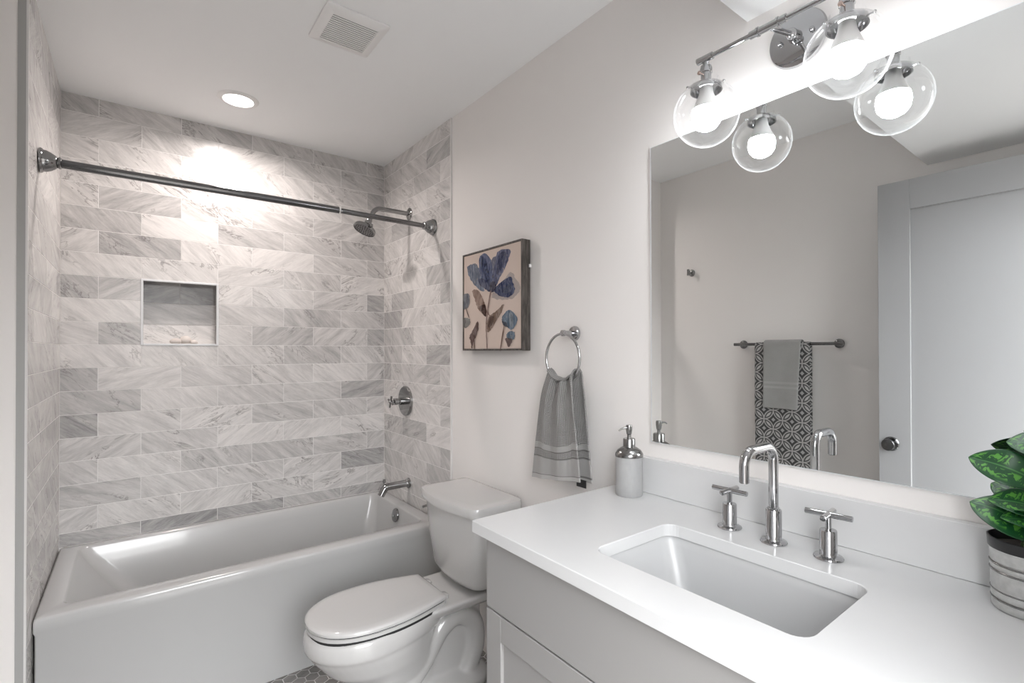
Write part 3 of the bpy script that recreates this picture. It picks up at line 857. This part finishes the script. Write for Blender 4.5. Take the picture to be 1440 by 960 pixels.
SX0, SX1, SY0, SY1 = 1.0125, 1.2755, -2.682, -2.2465
t = thing('vanity_worktop', 'white quartz worktop with sink cutout and backsplash', 'countertop', loc=(1.19, -2.48, CZ))
oo = lambda i, z: rrect(CX0+i, WP-0.002, CY0, CY1-i, z, 0.003)
ii = lambda i, z: rrect(SX0-i, SX1+i, SY0-i, SY1+i, z, 0.030+i)
part(MB().loft([oo(0, CZ-0.028), oo(0, CZ-0.0015), oo(0.0015, CZ), ii(0.0015, CZ), ii(0, CZ-0.0015), ii(0, CZ-0.028)], closed=True), 'slab', M['quartz'], t)
for p_ in t.children[0].data.polygons if t.children else []: p_.use_smooth = False
part(MB().box(1.4391, WP-0.002, CY0, CY1-0.0, CZ+0.0005, CZ+0.104), 'backsplash', M['quartz'], t, bevel=0.0012)

t = thing('undermount_sink', 'rectangular white undermount sink basin set in the worktop', 'sink', loc=(1.144, -2.464, 0.75))
zt = CZ-0.0288
e = 0.006
rings = [rrect(SX0-0.02, SX1+0.02, SY0-0.02, SY1+0.02, zt-0.012, 0.04), rrect(SX0-0.02, SX1+0.02, SY0-0.02, SY1+0.02, zt, 0.04), rrect(SX0-e, SX1+e, SY0-e, SY1+e, zt, 0.034), rrect(SX0-e+0.003, SX1+e-0.003, SY0-e+0.003, SY1+e-0.003, zt-0.004, 0.034)]
for k in range(1, 8):
    f = k/7
    rings.append(rrect(SX0-e+0.003+0.018*f, SX1+e-0.003-0.018*f, SY0-e+0.003+0.045*f, SY1+e-0.003-0.045*f, zt-0.004-0.118*f, 0.034+0.012*f))
rings.append(rrect(SX0+0.045, SX1-0.045, SY0+0.075, SY1-0.075, zt-0.130, 0.03))
part(MB().loft(rings, False, True), 'basin', M['sink'], t)
part(MB().lathe([(0.0, 0), (0.022, 0), (0.022, 0.003), (0.014, 0.003), (0.0, 0.001)], (1.144, -2.464, zt-0.1295)), 'drain', M['chrome'], t)

# faucet: spout and two cross handles
FY, FX = -2.4697, 1.3505
t = thing('faucet', 'chrome sink faucet with arched spout and two cross handles behind the basin', 'faucet', loc=(FX, FY, CZ))
ped = [(0.0, 0.0003), (0.0275, 0.0003), (0.0280, 0.002), (0.0270, 0.004), (0.0175, 0.007), (0.0165, 0.010)]
part(MB().lathe(ped+[(0.0165, 0.0715), (0.0155, 0.073), (0.0, 0.073)], (FX, FY, CZ), seg=40), 'pedestal', M['chrome'], t)
fp = fillet([(FX, FY, CZ+0.070), (FX, FY, CZ+0.214), (FX-0.117, FY+0.004, CZ+0.212), (FX-0.117, FY+0.004, CZ+0.150)], 0.031, 10)
b = MB(); b.tube(fp, 0.0102, 24); b.lathe([(0.0128, 0), (0.0128, 0.004), (0.011, 0.005)], (FX, FY, CZ+0.073), seg=24)
part(b, 'arched_spout', M['chrome'], t)
part(MB().lathe([(0.0, 0), (0.0082, 0), (0.0082, 0.003), (0.0, 0.003)], (FX-0.117, FY+0.004, CZ+0.1485)), 'aerator', M['nickel'], t)
for hx, hy, ang in ((1.3617, -2.3583, 0.03), (1.354, -2.5801, 0.10)):
    hb = part(MB().lathe(ped+[(0.0160, 0.056), (0.0150, 0.0575), (0.0, 0.0575)], (hx, hy, CZ), seg=32), 'handle', M['chrome'], t)
    b = MB(); b.lathe([(0.0060, 0.055), (0.0060, 0.084), (0.0, 0.085)], (hx, hy, CZ), seg=16)
    c = Vector((hx, hy, CZ+0.088))
    for a, L in ((PI/2+ang, 0.044), (ang, 0.036)):
        d = Vector((math.cos(a), math.sin(a), 0))*L
        b.tube([c-d, c-d*0.98, c+d*0.98, c+d], [0.0045, 0.0060, 0.0060, 0.0045], 14)
    part(b, 'cross_lever', M['chrome'], hb)

# soap dispenser
sx_, sy_ = 1.386, -2.026
t = thing('soap_dispenser', 'frosted glass soap dispenser with chrome pump on the worktop corner', 'soap dispenser', loc=(sx_, sy_, CZ))
part(MB().lathe([(0.0, 0.0005), (0.0375, 0.0005), (0.0395, 0.003), (0.0395, 0.114), (0.036, 0.118), (0.030, 0.118), (0.036, 0.110), (0.036, 0.008), (0.0, 0.006)], (sx_, sy_, CZ), seg=48), 'glass_bottle', M['frosted'], t)
part(MB().lathe([(0.0405, 0.113), (0.041, 0.118), (0.040, 0.122), (0.034, 0.131), (0.024, 0.138), (0.018, 0.141), (0.0175, 0.143), (0.0175, 0.163), (0.016, 0.165), (0.0, 0.165)], (sx_, sy_, CZ), seg=48), 'shoulder_cap', M['nickel'], t)
part(MB().lathe([(0.0058, 0.164), (0.0058, 0.176), (0.0075, 0.178), (0.0092, 0.190), (0.0095, 0.200), (0.0085, 0.204), (0.0, 0.205)], (sx_, sy_, CZ), seg=24), 'pump_stem', M['nickel'], t)
dd = Vector((-1.0, 0.04, 0)).normalized()
c = Vector((sx_, sy_, CZ+0.197))
part(MB().tube([c, c+dd*0.022, c+dd*0.034-Vector((0, 0, 0.002)), c+dd*0.042-Vector((0, 0, 0.006))], [0.0030, 0.0026, 0.0022, 0.002], 10), 'nozzle', M['nickel'], t)

# ------------------------------------------------------------------ mirror
MY0, MY1, MZ0, MZ1 = -2.905, -2.050, 1.0560, 1.9375
t = thing('wall_mirror', 'frameless rectangular mirror with polished edge above the worktop', 'mirror', loc=(W, -2.48, MZ0))
part(MB().box(W-0.0025, WP-0.0005, MY0, MY1, MZ0, MZ1), 'backing', M['bright_trim'], t)
bm = MB(); x = W-0.003
bm.bm.faces.new([bm.bm.verts.new(p) for p in ((x, MY0+0.002, MZ0+0.002), (x, MY1-0.004, MZ0+0.002), (x, MY1-0.004, MZ1-0.002), (x, MY0+0.002, MZ1-0.002))])
part(bm, 'mirror_glass', M['mirror'], t)

# ------------------------------------------------------------------ vanity light
LY = [-2.325, -2.631]; LXG, LZG, GR = 1.322, 1.898, 0.0765
PYC, PZC = -2.478, 2.060
BZ = 2.030; BX = 1.318
t = thing('vanity_light', 'two-light chrome vanity fixture with clear glass globes above the mirror', 'wall light', loc=(W, PYC, PZC))
b = MB(); b.lathe([(0.0, 0), (0.064, 0), (0.0665, 0.003), (0.064, 0.009), (0.055, 0.012), (0.0, 0.014)], (WP, PYC, PZC), (-1, 0, 0), 48)
for s_ in (-1, 1): b.sphere((WP-0.016, PYC+s_*0.037, PZC), 0.006, 12, 8)
part(b, 'backplate', M['chrome'], t)
b = MB(); b.tube([(WP-0.01, PYC, PZC), (WP-0.03, PYC, PZC)], [0.016, 0.012], 20)
b.tube([(WP-0.03, PYC, PZC), (BX, PYC, BZ)], 0.0060, 16); b.sphere((WP-0.034, PYC, PZC-0.001), 0.013, 16, 10)
part(b, 'arm', M['chrome'], t)
b = MB(); b.tube([(BX, LY[1]-0.012, BZ), (BX, LY[0]+0.012, BZ)], 0.0055, 16)
b.tube([(BX, PYC-0.040, BZ), (BX, PYC+0.040, BZ)], 0.0085, 16)
for yy in (-0.022, 0.022): b.tube([(BX, PYC+yy-0.002, BZ), (BX, PYC+yy+0.002, BZ)], 0.0105, 16)
part(b, 'cross_bar', M['chrome'], t)
for yy in LY:
    b = MB()
    b.tube([(BX, yy-0.020, BZ), (BX, yy+0.020, BZ)], 0.0085, 16)
    b.lathe([(0.007, 0.0), (0.007, -0.012), (0.0125, -0.014), (0.0145, -0.020), (0.0145, -0.030), (0.0125, -0.032), (0.0125, -0.052), (0.015, -0.055), (0.030, -0.058), (0.036, -0.062), (0.037, -0.074), (0.034, -0.074), (0.033, -0.064), (0.0, -0.060)], (LXG, yy, BZ-0.003), seg=32)
    for k in range(3):
        a = 0.5+k*2*PI/3; d = Vector((math.cos(a), math.sin(a), 0))
        c = Vector((LXG, yy, BZ-0.071)); b.tube([c+d*0.036, c+d*0.046], 0.0018, 8); b.sphere(c+d*0.047, 0.0035, 10, 6)
    sk = part(b, 'lamp_socket', M['chrome'], t)
    part(MB().lathe([(0.002, 0), (0.002, 0.010), (0.0045, 0.011), (0.0045, 0.015), (0, 0.016)], (LXG-0.012, yy, BZ-0.040), (-1, 0.2, 0), 12), 'turn_key', mat('copper_key', (0.60, 0.47, 0.42), 0.25, metal=1.0), sk)
    # globe: open at the top
    prof = []
    a0 = math.asin(0.030/GR)
    for i in range(29):
        th = a0 + (PI-a0)*i/28
        prof.append((GR*math.sin(th), GR*math.cos(th)))
    lip = [(0.0315, prof[0][1]+0.012), (0.0305, prof[0][1]+0.006)]
    part(MB().lathe(lip+prof, (LXG, yy, LZG), seg=48, cap=False), 'glass_globe', M['globe'], t)
    b = MB().lathe([(0.0150, 0.064), (0.0165, 0.050), (0.024, 0.030), (0.0325, 0.010)], (LXG, yy, LZG), seg=32, cap=False)
    bb = part(b, 'bulb_neck', M['plastic'], t)
    b = MB().lathe([(0.0327, 0.010), (0.0345, 0.0), (0.0345, -0.009), (0.032, -0.021), (0.024, -0.032), (0.012, -0.0385), (0.0, -0.040)], (LXG, yy, LZG), seg=32, cap=False)
    part(b, 'bulb', M['bulb'], t)

# ------------------------------------------------------------------ framed painting
AX, AXB = 1.420, WP-0.004
AY0, AY1, AZ0, AZ1 = -1.461, -1.013, 1.3300, 1.7640
t = thing('framed_painting', 'blue flower watercolour in a deep dark wood frame above the toilet', 'painting', loc=(AXB, (AY0+AY1)/2, AZ0))
fwid = 0.007
b = MB()
b.box(AX, AXB, AY0, AY0+fwid, AZ0, AZ1); b.box(AX, AXB, AY1-fwid, AY1, AZ0, AZ1)
b.box(AX, AXB, AY0+fwid, AY1-fwid, AZ0, AZ0+fwid); b.box(AX, AXB, AY0+fwid, AY1-fwid, AZ1-fwid, AZ1)
part(b, 'wood_frame', M['frame_wood'], t, bevel=0.0008)
cA, cB, cZa, cZb = AY1-fwid-0.001, AY0+fwid+0.001, AZ0+fwid+0.001, AZ1-fwid-0.001   # left, right (seen from the room), bottom, top
cv = part(MB().box(AX+0.003, AX+0.02, cB, cA, cZa, cZb), 'canvas', M['canvas'], t)
part(MB().box(WP-0.012, WP-0.002, AY0-0.004, AY0-0.001, 1.655, 1.668), 'hanger', M['plastic'], t)
# painted shapes, outlines measured on the picture (x right, y down over its 460 x 845 face)
def st(px, py):
    s_ = (px - (67+18*(py-182)/723))/(452)
    top = 182-122*s_; bot = 904
    k = (py-top)/(bot-top)
    s_ = s_*1.13/(1+0.13*s_)
    return cA + (cB-cA)*s_, cZb + (cZa-cZb)*k
layer = [0]
def blob(pts, col, alpha=0.85, wob=1.0):
    layer[0] += 1
    xx = AX+0.003-0.00012*layer[0]
    n = len(pts); out = []
    for i in range(n):
        a, b_, c_, d_ = [Vector((*pts[(i+j-1) % n], 0)) for j in range(4)]
        for k in range(6):
            tt = k/6
            p = 0.5*((2*b_)+(-a+c_)*tt+(2*a-5*b_+4*c_-d_)*tt*tt+(-a+3*b_-3*c_+d_)*tt**3)
            out.append((p.x+random.uniform(-1, 1)*3*wob, p.y+random.uniform(-1, 1)*3*wob))
    bm_ = bmesh.new()
    vs = [bm_.verts.new((xx, *st(x_, y_))) for x_, y_ in out]
    f = bm_.faces.new(vs)
    f.normal_update()
    if f.normal.x > 0: f.normal_flip()
    bmesh.ops.triangulate(bm_, faces=[f])
    return bm_, watercolour(col, alpha)
shapes = []
def add(*a, **k): shapes.append(blob(*a, **k))
add([(300, 500), (370, 520), (450, 515), (505, 470), (515, 420), (480, 350), (440, 300), (400, 350), (320, 440)], (0.38, 0.42, 0.50), 0.35, wob=2)
add([(95, 265), (130, 240), (170, 238), (200, 300), (230, 400), (235, 452), (200, 440), (150, 395), (110, 330)], (0.17, 0.24, 0.38), 0.75)
add([(290, 210), (335, 190), (335, 330), (312, 430), (290, 420)], (0.24, 0.25, 0.36), 0.8)
add([(190, 195), (220, 158), (255, 165), (285, 210), (300, 300), (306, 430), (270, 430), (225, 370), (195, 290)], (0.07, 0.11, 0.28), 0.85)
add([(205, 190), (230, 185), (262, 260), (285, 380), (262, 370), (225, 300)], (0.03, 0.06, 0.20), 0.8)
add([(325, 180), (350, 132), (432, 128), (424, 195), (400, 270), (360, 345), (318, 440), (300, 430), (305, 320), (318, 240)], (0.10, 0.12, 0.27), 0.85)
add([(355, 160), (400, 150), (390, 230), (345, 320), (330, 300)], (0.06, 0.08, 0.24), 0.6)
add([(316, 440), (365, 385), (440, 340), (460, 385), (477, 440), (460, 480), (420, 502), (360, 488)], (0.02, 0.045, 0.17), 0.9)
add([(400, 420), (440, 400), (455, 440), (420, 470), (380, 460)], (0.12, 0.16, 0.30), 0.5)
add([(188, 368), (215, 350), (260, 372), (302, 400), (322, 452), (280, 457), (240, 432), (205, 405)], (0.015, 0.03, 0.13), 0.9)
add([(285, 385), (320, 380), (330, 430), (300, 462), (278, 440)], (0.02, 0.015, 0.07), 0.9)
add([(143, 445), (185, 445), (215, 480), (242, 540), (260, 600), (258, 652), (230, 632), (190, 585), (158, 500)], (0.40, 0.22, 0.14), 0.75)
add([(205, 580), (240, 555), (259, 600), (257, 652), (228, 625)], (0.10, 0.03, 0.02), 0.8)
add([(396, 555), (382, 610), (345, 680), (305, 750), (272, 774), (268, 705), (285, 650), (335, 610)], (0.32, 0.19, 0.12), 0.8)
add([(285, 660), (320, 650), (315, 700), (285, 740), (272, 720)], (0.20, 0.09, 0.06), 0.6)
add([(286, 460), (296, 460), (280, 560), (276, 610), (290, 650), (272, 640), (266, 720), (270, 800), (277, 902), (270, 902), (262, 800), (258, 700), (266, 590)], (0.28, 0.13, 0.09), 0.9, wob=0.3)
add([(76, 482), (115, 475), (123, 520), (110, 582), (76, 585)], (0.20, 0.22, 0.27), 0.85)
add([(92, 585), (100, 585), (124, 655), (116, 655)], (0.25, 0.14, 0.10), 0.8, wob=0.2)
add([(80, 668), (122, 665), (132, 705), (105, 738), (82, 730)], (0.22, 0.23, 0.22), 0.7)
add([(386, 660), (410, 622), (445, 600), (496, 650), (500, 702), (462, 760), (430, 738), (392, 712)], (0.10, 0.20, 0.32), 0.85)
add([(440, 620), (470, 640), (470, 740), (445, 700)], (0.30, 0.38, 0.46), 0.7)
add([(388, 690), (420, 700), (432, 736), (400, 722)], (0.03, 0.05, 0.10), 0.8)
add([(398, 738), (406, 738), (385, 903), (376, 903)], (0.30, 0.15, 0.10), 0.85, wob=0.2)
add([(424, 795), (450, 768), (486, 778), (484, 830), (440, 832)], (0.09, 0.19, 0.30), 0.85)
add([(417, 822), (470, 830), (462, 868), (442, 892), (425, 862)], (0.14, 0.06, 0.05), 0.8)
add([(192, 688), (202, 735), (186, 800), (164, 850), (152, 903), (143, 860), (132, 806), (160, 755)], (0.13, 0.045, 0.03), 0.88)
add([(168, 840), (173, 840), (176, 902), (170, 902)], (0.2, 0.08, 0.05), 0.9, wob=0.2)
# all painted marks are one printed surface
bmA = bmesh.new(); mats = []
for bm_, mt_ in shapes:
    if mt_ not in mats: mats.append(mt_)
    mi = mats.index(mt_)
    vm = {v: bmA.verts.new(v.co) for v in bm_.verts}
    for f in bm_.faces:
        nf = bmA.faces.new([vm[v] for v in f.verts]); nf.material_index = mi
    bm_.free()
h = MB(); h.bm.free(); h.bm = bmA
o = part(h, 'flower_print', mats, cv, recalc=False)

# ------------------------------------------------------------------ cloth helper
def cloth(name, m, parent, f, nu, nv, thick=0.006, mi_f=None, sub=1):
    bm_ = bmesh.new(); uvl = bm_.loops.layers.uv.new('UVMap')
    V = [[None]*(nu+1) for _ in range(nv+1)]; UV = {}
    for j in range(nv+1):
        for i in range(nu+1):
            p, uv = f(i/nu, j/nv)
            v = bm_.verts.new(p); V[j][i] = v; UV[v] = uv
    for j in range(nv):
        for i in range(nu):
            fc = bm_.faces.new((V[j][i], V[j][i+1], V[j+1][i+1], V[j+1][i])); fc.smooth = True
            if mi_f: fc.material_index = mi_f((i+.5)/nu, (j+.5)/nv)
            for l in fc.loops: l[uvl].uv = UV[l.vert]
    me = bpy.data.meshes.new(name); bm_.to_mesh(me); bm_.free()
    for x in (m if isinstance(m, (list, tuple)) else [m]): me.materials.append(x)
    o = bpy.data.objects.new(name, me); COL.objects.link(o)
    wl_ = Vector((0, 0, 0)); q_ = parent
    while q_ is not None: wl_ += Vector(q_.location); q_ = q_.parent
    o.parent = parent
    for v in me.vertices: v.co -= wl_
    md = o.modifiers.new('solidify', 'SOLIDIFY'); md.thickness = thick; md.offset = 0
    if sub:
        md = o.modifiers.new('subsurf', 'SUBSURF'); md.levels = sub; md.render_levels = sub
    return o

# ------------------------------------------------------------------ towel ring and hand towel (right wall)
RY, RZ_ = -1.712, 1.3900
t = thing('towel_ring', 'round chrome towel ring on the wall left of the mirror', 'towel ring', loc=(WP, RY, RZ_))
part(MB().lathe([(0.0, 0), (0.026, 0), (0.026, 0.006), (0.022, 0.012), (0.0, 0.013)], (WP, RY, RZ_), (-1, 0, 0), 32).lathe([(0.009, 0.01), (0.009, 0.050), (0.011, 0.052), (0.011, 0.062), (0.0, 0.064)], (WP, RY, RZ_), (-1, 0, 0), 20), 'wall_post', M['chrome'], t)
RR = 0.086; rc = Vector((1.408, RY+0.004, RZ_-RR-0.002))
b = MB(); n = 56; rg = []
for i in range(n):
    a = 2*PI*i/n
    c = rc + Vector((0, RR*math.cos(a), RR*math.sin(a))); d = Vector((0, math.cos(a), math.sin(a)))
    rg.append([c + (d*math.cos(2*PI*k/12)+Vector((1, 0, 0))*math.sin(2*PI*k/12))*0.0048 for k in range(12)])
b.loft(rg, closed=True)
part(b, 'ring', M['chrome'], t)

t = thing('hand_towel', 'grey waffle hand towel gathered through the chrome towel ring', 'towel', loc=(1.405, RY, 0.88))
zr = rc.z - RR            # bottom of the ring
ztop = zr + 0.012
def lerp(a, c, k): return a+(c-a)*k
def sstep(k): k = max(0, min(1, k)); return k*k*(3-2*k)
def ring_arc(y):
    dy = max(-0.075, min(0.075, y-rc.y)); return rc.z - math.sqrt(RR*RR-dy*dy)
def front(u, v):
    wtop, wbot = 0.134, 0.262
    k = sstep(v*1.6)*0.35 + v*0.65
    k = min(1, 0.15*sstep(v*4)+0.85*v) if v < 1 else 1
    y = lerp(RY+0.078, RY+0.150, k) + (lerp(RY-0.058, RY-0.112, k)-lerp(RY+0.078, RY+0.150, k))*u
    zt_ = ring_arc(y)+0.012
    zb_ = lerp(0.868, 0.900, u)
    z_ = lerp(zt_, zb_, v)
    amp = lerp(0.0095, 0.0045, sstep(v*1.2))
    fold = amp*math.sin(u*PI*5.2+0.6) + 0.5*amp*math.sin(u*PI*11+1.2)*max(0, 1-v*1.6)
    x_ = rc.x - 0.012 - 0.020*sstep(v*3)*(0.5+0.5*(1-abs(2*u-1))) + fold + 0.006*(1-sstep(v*14))
    if v < 0.02: x_ += 0.008
    return (x_, y, z_), (u*0.26, 1-v*0.40)
def zone(u, v):
    zz = v
    if 0.665 < zz < 0.72: return 1
    if 0.72 < zz < 0.735: return 2
    if 0.735 < zz < 0.785: return 0
    if 0.785 < zz < 0.80: return 2
    if zz >= 0.80: return 1 if zz < 0.955 else (2 if zz < 0.962 else 3)
    return 0
M['band_line'] = mat('dark_stitch_line', (0.16, 0.155, 0.15), 0.9)
M['hem'] = terry('grey_hem', (0.36, 0.35, 0.34), (0.48, 0.47, 0.46), 600)
cloth('front_layer', [M['waffle'], M['band'], M['band_line'], M['hem']], t, front, 44, 150, 0.006, zone)
def backl(u, v):
    y = lerp(RY+0.060, RY+0.125, v) + (lerp(RY-0.074, RY-0.105, v)-lerp(RY+0.060, RY+0.125, v))*u
    y = lerp(lerp(RY+0.055, RY+0.120, v), lerp(RY-0.076, RY-0.118, v**1.3), u)
    z_ = lerp(ring_arc(y)+0.010, 0.888, v)
    amp = lerp(0.006, 0.004, v)
    x_ = rc.x + 0.014 + 0.008*sstep(v*3) + amp*math.sin(u*PI*4.3+2.0)
    if v < 0.02: x_ -= 0.008
    return (x_, y, z_), (u*0.26+0.4, 1-v*0.40)
cloth('back_layer', [M['waffle'], M['band'], M['band_line'], M['hem']], t, backl, 30, 60, 0.006, zone)
def over(u, v):
    y = lerp(RY+0.072, RY-0.066, u)
    a = PI*v
    c = Vector((rc.x+0.001, y, ring_arc(y)+0.008))
    ff = 0.004*math.sin(u*PI*7)
    return (c.x - 0.0155*math.cos(a)+ff*math.sin(a), y, c.z + 0.009*math.sin(a)), (u*0.26+0.1, v*0.04)
cloth('gathered_fold', M['waffle'], t, over, 40, 8, 0.006)
part(MB().box(1.418, 1.420, RY-0.100, RY-0.055, 0.872, 0.898), 'care_tag', M['plastic_black'], t)

# ------------------------------------------------------------------ left wall: hook, towel bar, towels, door
t = thing('robe_hook', 'small chrome robe hook high on the wall, seen in the mirror', 'hook', loc=(LX, -1.122, 1.826))
part(MB().lathe([(0.0, 0), (0.022, 0), (0.022, 0.006), (0.018, 0.009), (0.0, 0.010)], (LX, -1.122, 1.826), (1, 0, 0), 28), 'wall_plate', M['bath_chrome'], t)
part(MB().tube([(LX+0.008, -1.122, 1.826), (LX+0.040, -1.122, 1.826)], 0.007, 14).tube([(LX+0.042, -1.122, 1.806), (LX+0.042, -1.122, 1.846)], 0.0085, 14), 'peg', M['bath_chrome'], t)

BXW = LX+0.060; BZW = 1.3625
t = thing('towel_bar', 'dark chrome towel bar on the wall opposite the mirror', 'towel bar', loc=(LX, -1.80, BZW))
part(MB().tube([(BXW, -1.445, BZW), (BXW, -2.026, BZW)], 0.0085, 18), 'bar', M['dark_chrome'], t)
for yy in (-1.472, -1.985):
    part(MB().lathe([(0.0, 0), (0.024, 0), (0.024, 0.006), (0.020, 0.010), (0.009, 0.012), (0.009, 0.060), (0.0, 0.060)], (LX, yy, BZW), (1, 0, 0), 28), 'wall_post', M['dark_chrome'], t)

def draped(name, label, y0, y1, zb_f, zb_b, off, m, grp=None, zone_f=None, skew=0.0, thick=0.005):
    t_ = thing(name, label, 'towel', loc=(BXW, (y0+y1)/2, zb_f))
    Lf = BZW-zb_f; Lb = BZW-zb_b; arc = PI*off
    tot = Lf+arc+Lb
    def f(u, v):
        s_ = v*tot
        if s_ < Lf: x_, z_ = BXW+off, zb_f+s_
        elif s_ < Lf+arc:
            a = (s_-Lf)/off; x_, z_ = BXW+off*math.cos(a), BZW+off*math.sin(a)
        else: x_, z_ = BXW-off, BZW-(s_-Lf-arc)
        y_ = lerp(y0, y1, u)
        down = max(0, BZW-z_)
        if s_ < Lf: y_ += skew*down*(1 if u > 0 else 0)*(1-0.0*u); x_ += 0.004*math.sin(u*7+down*6)*min(1, down*4)
        return (x_, y_, z_), (u*abs(y1-y0), s_)
    cloth('cloth', m, t_, f, 14, 60, thick, (lambda u, v: zone_f(v*tot)) if zone_f else None)
    return t_
draped('bath_towel', 'dark grey bath towel with white petal pattern on the towel bar', -1.576, -1.872, 0.64, 0.68, 0.0150, M['petals'])
def zg(s_):
    if 0.015 < s_ < 0.10: return 0
    if 0.115 < s_ < 0.165: return 1 if int((s_-0.115)/0.0125) % 2 == 0 else 0
    return 0
M['stripe'] = mat('pale_woven_stripe', (0.34, 0.335, 0.33), 0.8)
draped('hand_towel', 'plain grey terry hand towel layered over the petal patterned bath towel', -1.629, -1.830, 1.012, 1.05, 0.0225, [M['terry'], M['stripe']], zone_f=zg, skew=0.05)

# open door, parked against the left wall
DFX = 0.080
b = MB(); y0, y1, zt, zb = -2.985, -2.222, 2.060, 0.010
rw, tw = 0.118, 0.128
x0_, x1_ = DFX-0.035, DFX
b.box(x0_, x1_, y0, y0+rw, zb, zt); b.box(x0_, x1_, y1-rw, y1, zb, zt); b.box(x0_, x1_, y0+rw, y1-rw, zt-tw, zt); b.box(x0_, x1_, y0+rw, y1-rw, zb, zb+0.20)
b.box(x0_+0.010, x1_-0.010, y0+rw-0.002, y1-rw+0.002, zb+0.198, zt-tw+0.002)
d1 = struct(b.build('door_1', M['white_paint'], bevel=0.0015), 'white one-panel door standing open against the left wall')
for sx2, dx in ((x1_, 1), (x0_, -1)):
    L = 1.0 if dx > 0 else 0.75
    kb = MB().lathe([(0.0, 0), (0.031, 0), (0.031, 0.004), (0.028, 0.007), (0.011, 0.008), (0.011, 0.020*L), (0.020, 0.026*L), (0.0255, 0.036*L), (0.0255, 0.044*L), (0.023, 0.047*L), (0.0, 0.048*L)], (sx2, -2.268, 0.920), (dx, 0, 0), 32).build('door_knob', M['dark_chrome'], d1)
    auto_smooth(kb)

# ------------------------------------------------------------------ potted plant
px_, py_ = 1.378, -2.872
t = thing('potted_plant', 'green variegated plant in a ribbed tin pot on the worktop', 'plant', loc=(px_, py_, CZ))
prof = [(0.0, 0.0005), (0.044, 0.0005), (0.046, 0.003)]
zz = 0.003; bands = []
for seg_h, kind in ((0.012, 0), (0.005, 1), (0.010, 0), (0.005, 1), (0.026, 0), (0.006, 1), (0.006, 0), (0.005, 1), (0.018, 0)):
    r_ = 0.0465+0.0028*(zz/0.1)
    if kind: bands.append((zz, seg_h, r_))
    if kind: prof += [(r_-0.0005, zz+0.0005), (r_-0.0022, zz+seg_h/2), (r_-0.0005, zz+seg_h-0.0005)]
    else: prof += [(r_, zz+0.001), (r_, zz+seg_h-0.001)]
    zz += seg_h
prof += [(0.0492, zz), (0.0500, zz+0.001), (0.0500, zz+0.003), (0.0475, zz+0.003), (0.047, 0.02), (0, 0.02)]
ztin = zz
part(MB().lathe(prof, (px_, py_, CZ), seg=56), 'tin_pot', M['tin'], t)
for z_, h_, r_ in bands:
    part(MB().lathe([(r_-0.003, z_), (r_+0.0004, z_+0.0006), (r_+0.0010, z_+h_*0.45), (r_+0.0004, z_+h_*0.6), (r_-0.003, z_+h_*0.7)], (px_, py_, CZ), seg=56, cap=False), 'raised_band', M['nickel'], t)
part(MB().lathe([(0.0465, 0.05), (0.0475, ztin), (0.0510, ztin+0.004), (0.0520, 0.116), (0.0500, 0.117), (0.0485, 0.108), (0.0480, 0.10), (0.044, 0.05)], (px_, py_, CZ), seg=56, cap=False), 'black_liner', M['plastic_black'], t)
part(MB().lathe([(0.048, 0.100), (0.03, 0.104), (0.012, 0.105), (0.0, 0.106)], (px_, py_, CZ), seg=30, cap=False), 'soil', M['soil'], t)
def leaf(tip, basept, width, roll=0.0, droop=0.25, cup=0.25):
    tip = Vector(tip); basept = Vector(basept)
    ax = tip-basept; L = ax.length; d = ax.normalized()
    up = Vector((0, 0, 1)); side = d.cross(up).normalized(); nrm = side.cross(d).normalized()
    q_ = Matrix.Rotation(roll, 3, d); side = q_ @ side; nrm = q_ @ nrm
    def f(u, v):
        w_ = math.sin(PI*min(1, v**1.08))**0.70*width if 0 < v < 1 else 0.0005
        s_ = (u-0.5)*2
        p = basept + d*(L*v) + side*(s_*w_/2) + nrm*(droop*L*math.sin(PI*v)*0.35 + cup*abs(s_)*w_*0.35)
        return tuple(p), (u, v)
    o_ = cloth('leaf', M['leaf'], t, f, 8, 20, 0.0012, None, 1)
    c0 = Vector((px_, py_, CZ+0.10)) + Vector((random.uniform(-.012, .012), random.uniform(-.012, .012), 0))
    mid_ = (c0+basept)/2 + Vector((0, 0, 0.012))
    part(MB().tube(smoothpath([c0, mid_, basept, basept+d*L*0.3+nrm*droop*L*0.25], 5), 0.0016, 8), 'stem', M['stem'], t)
base_ = Vector((px_, py_, CZ+0.125))
LEAVES = [
    ((1.365, -2.799, 1.146), (1.374, -2.895, 1.112), 0.060, -1.05, .5, .15),
    ((1.366, -2.800, 1.070), (1.372, -2.888, 1.022), 0.072, -0.80, .7, .15),
    ((1.345, -2.826, 1.083), (1.374, -2.905, 1.060), 0.060, -0.6, .5, .2),
    ((1.372, -2.846, 1.178), (1.378, -2.925, 1.160), 0.060, -0.7, .4, .2),
    ((1.325, -2.845, 1.062), (1.370, -2.900, 1.030), 0.056, -0.5, .6, .2),
    ((1.402, -2.822, 1.100), (1.388, -2.882, 1.070), 0.052, -0.7, .4, .2),
    ((1.355, -2.965, 1.100), (1.374, -2.890, 1.060), 0.060, 0.5, .4, .2),
    ((1.300, -2.905, 1.085), (1.366, -2.880, 1.055), 0.060, 0.2, .4, .2),
    ((1.395, -2.955, 1.150), (1.384, -2.885, 1.090), 0.055, 0.4, .4, .2),
]
for L_ in LEAVES: leaf(*L_)
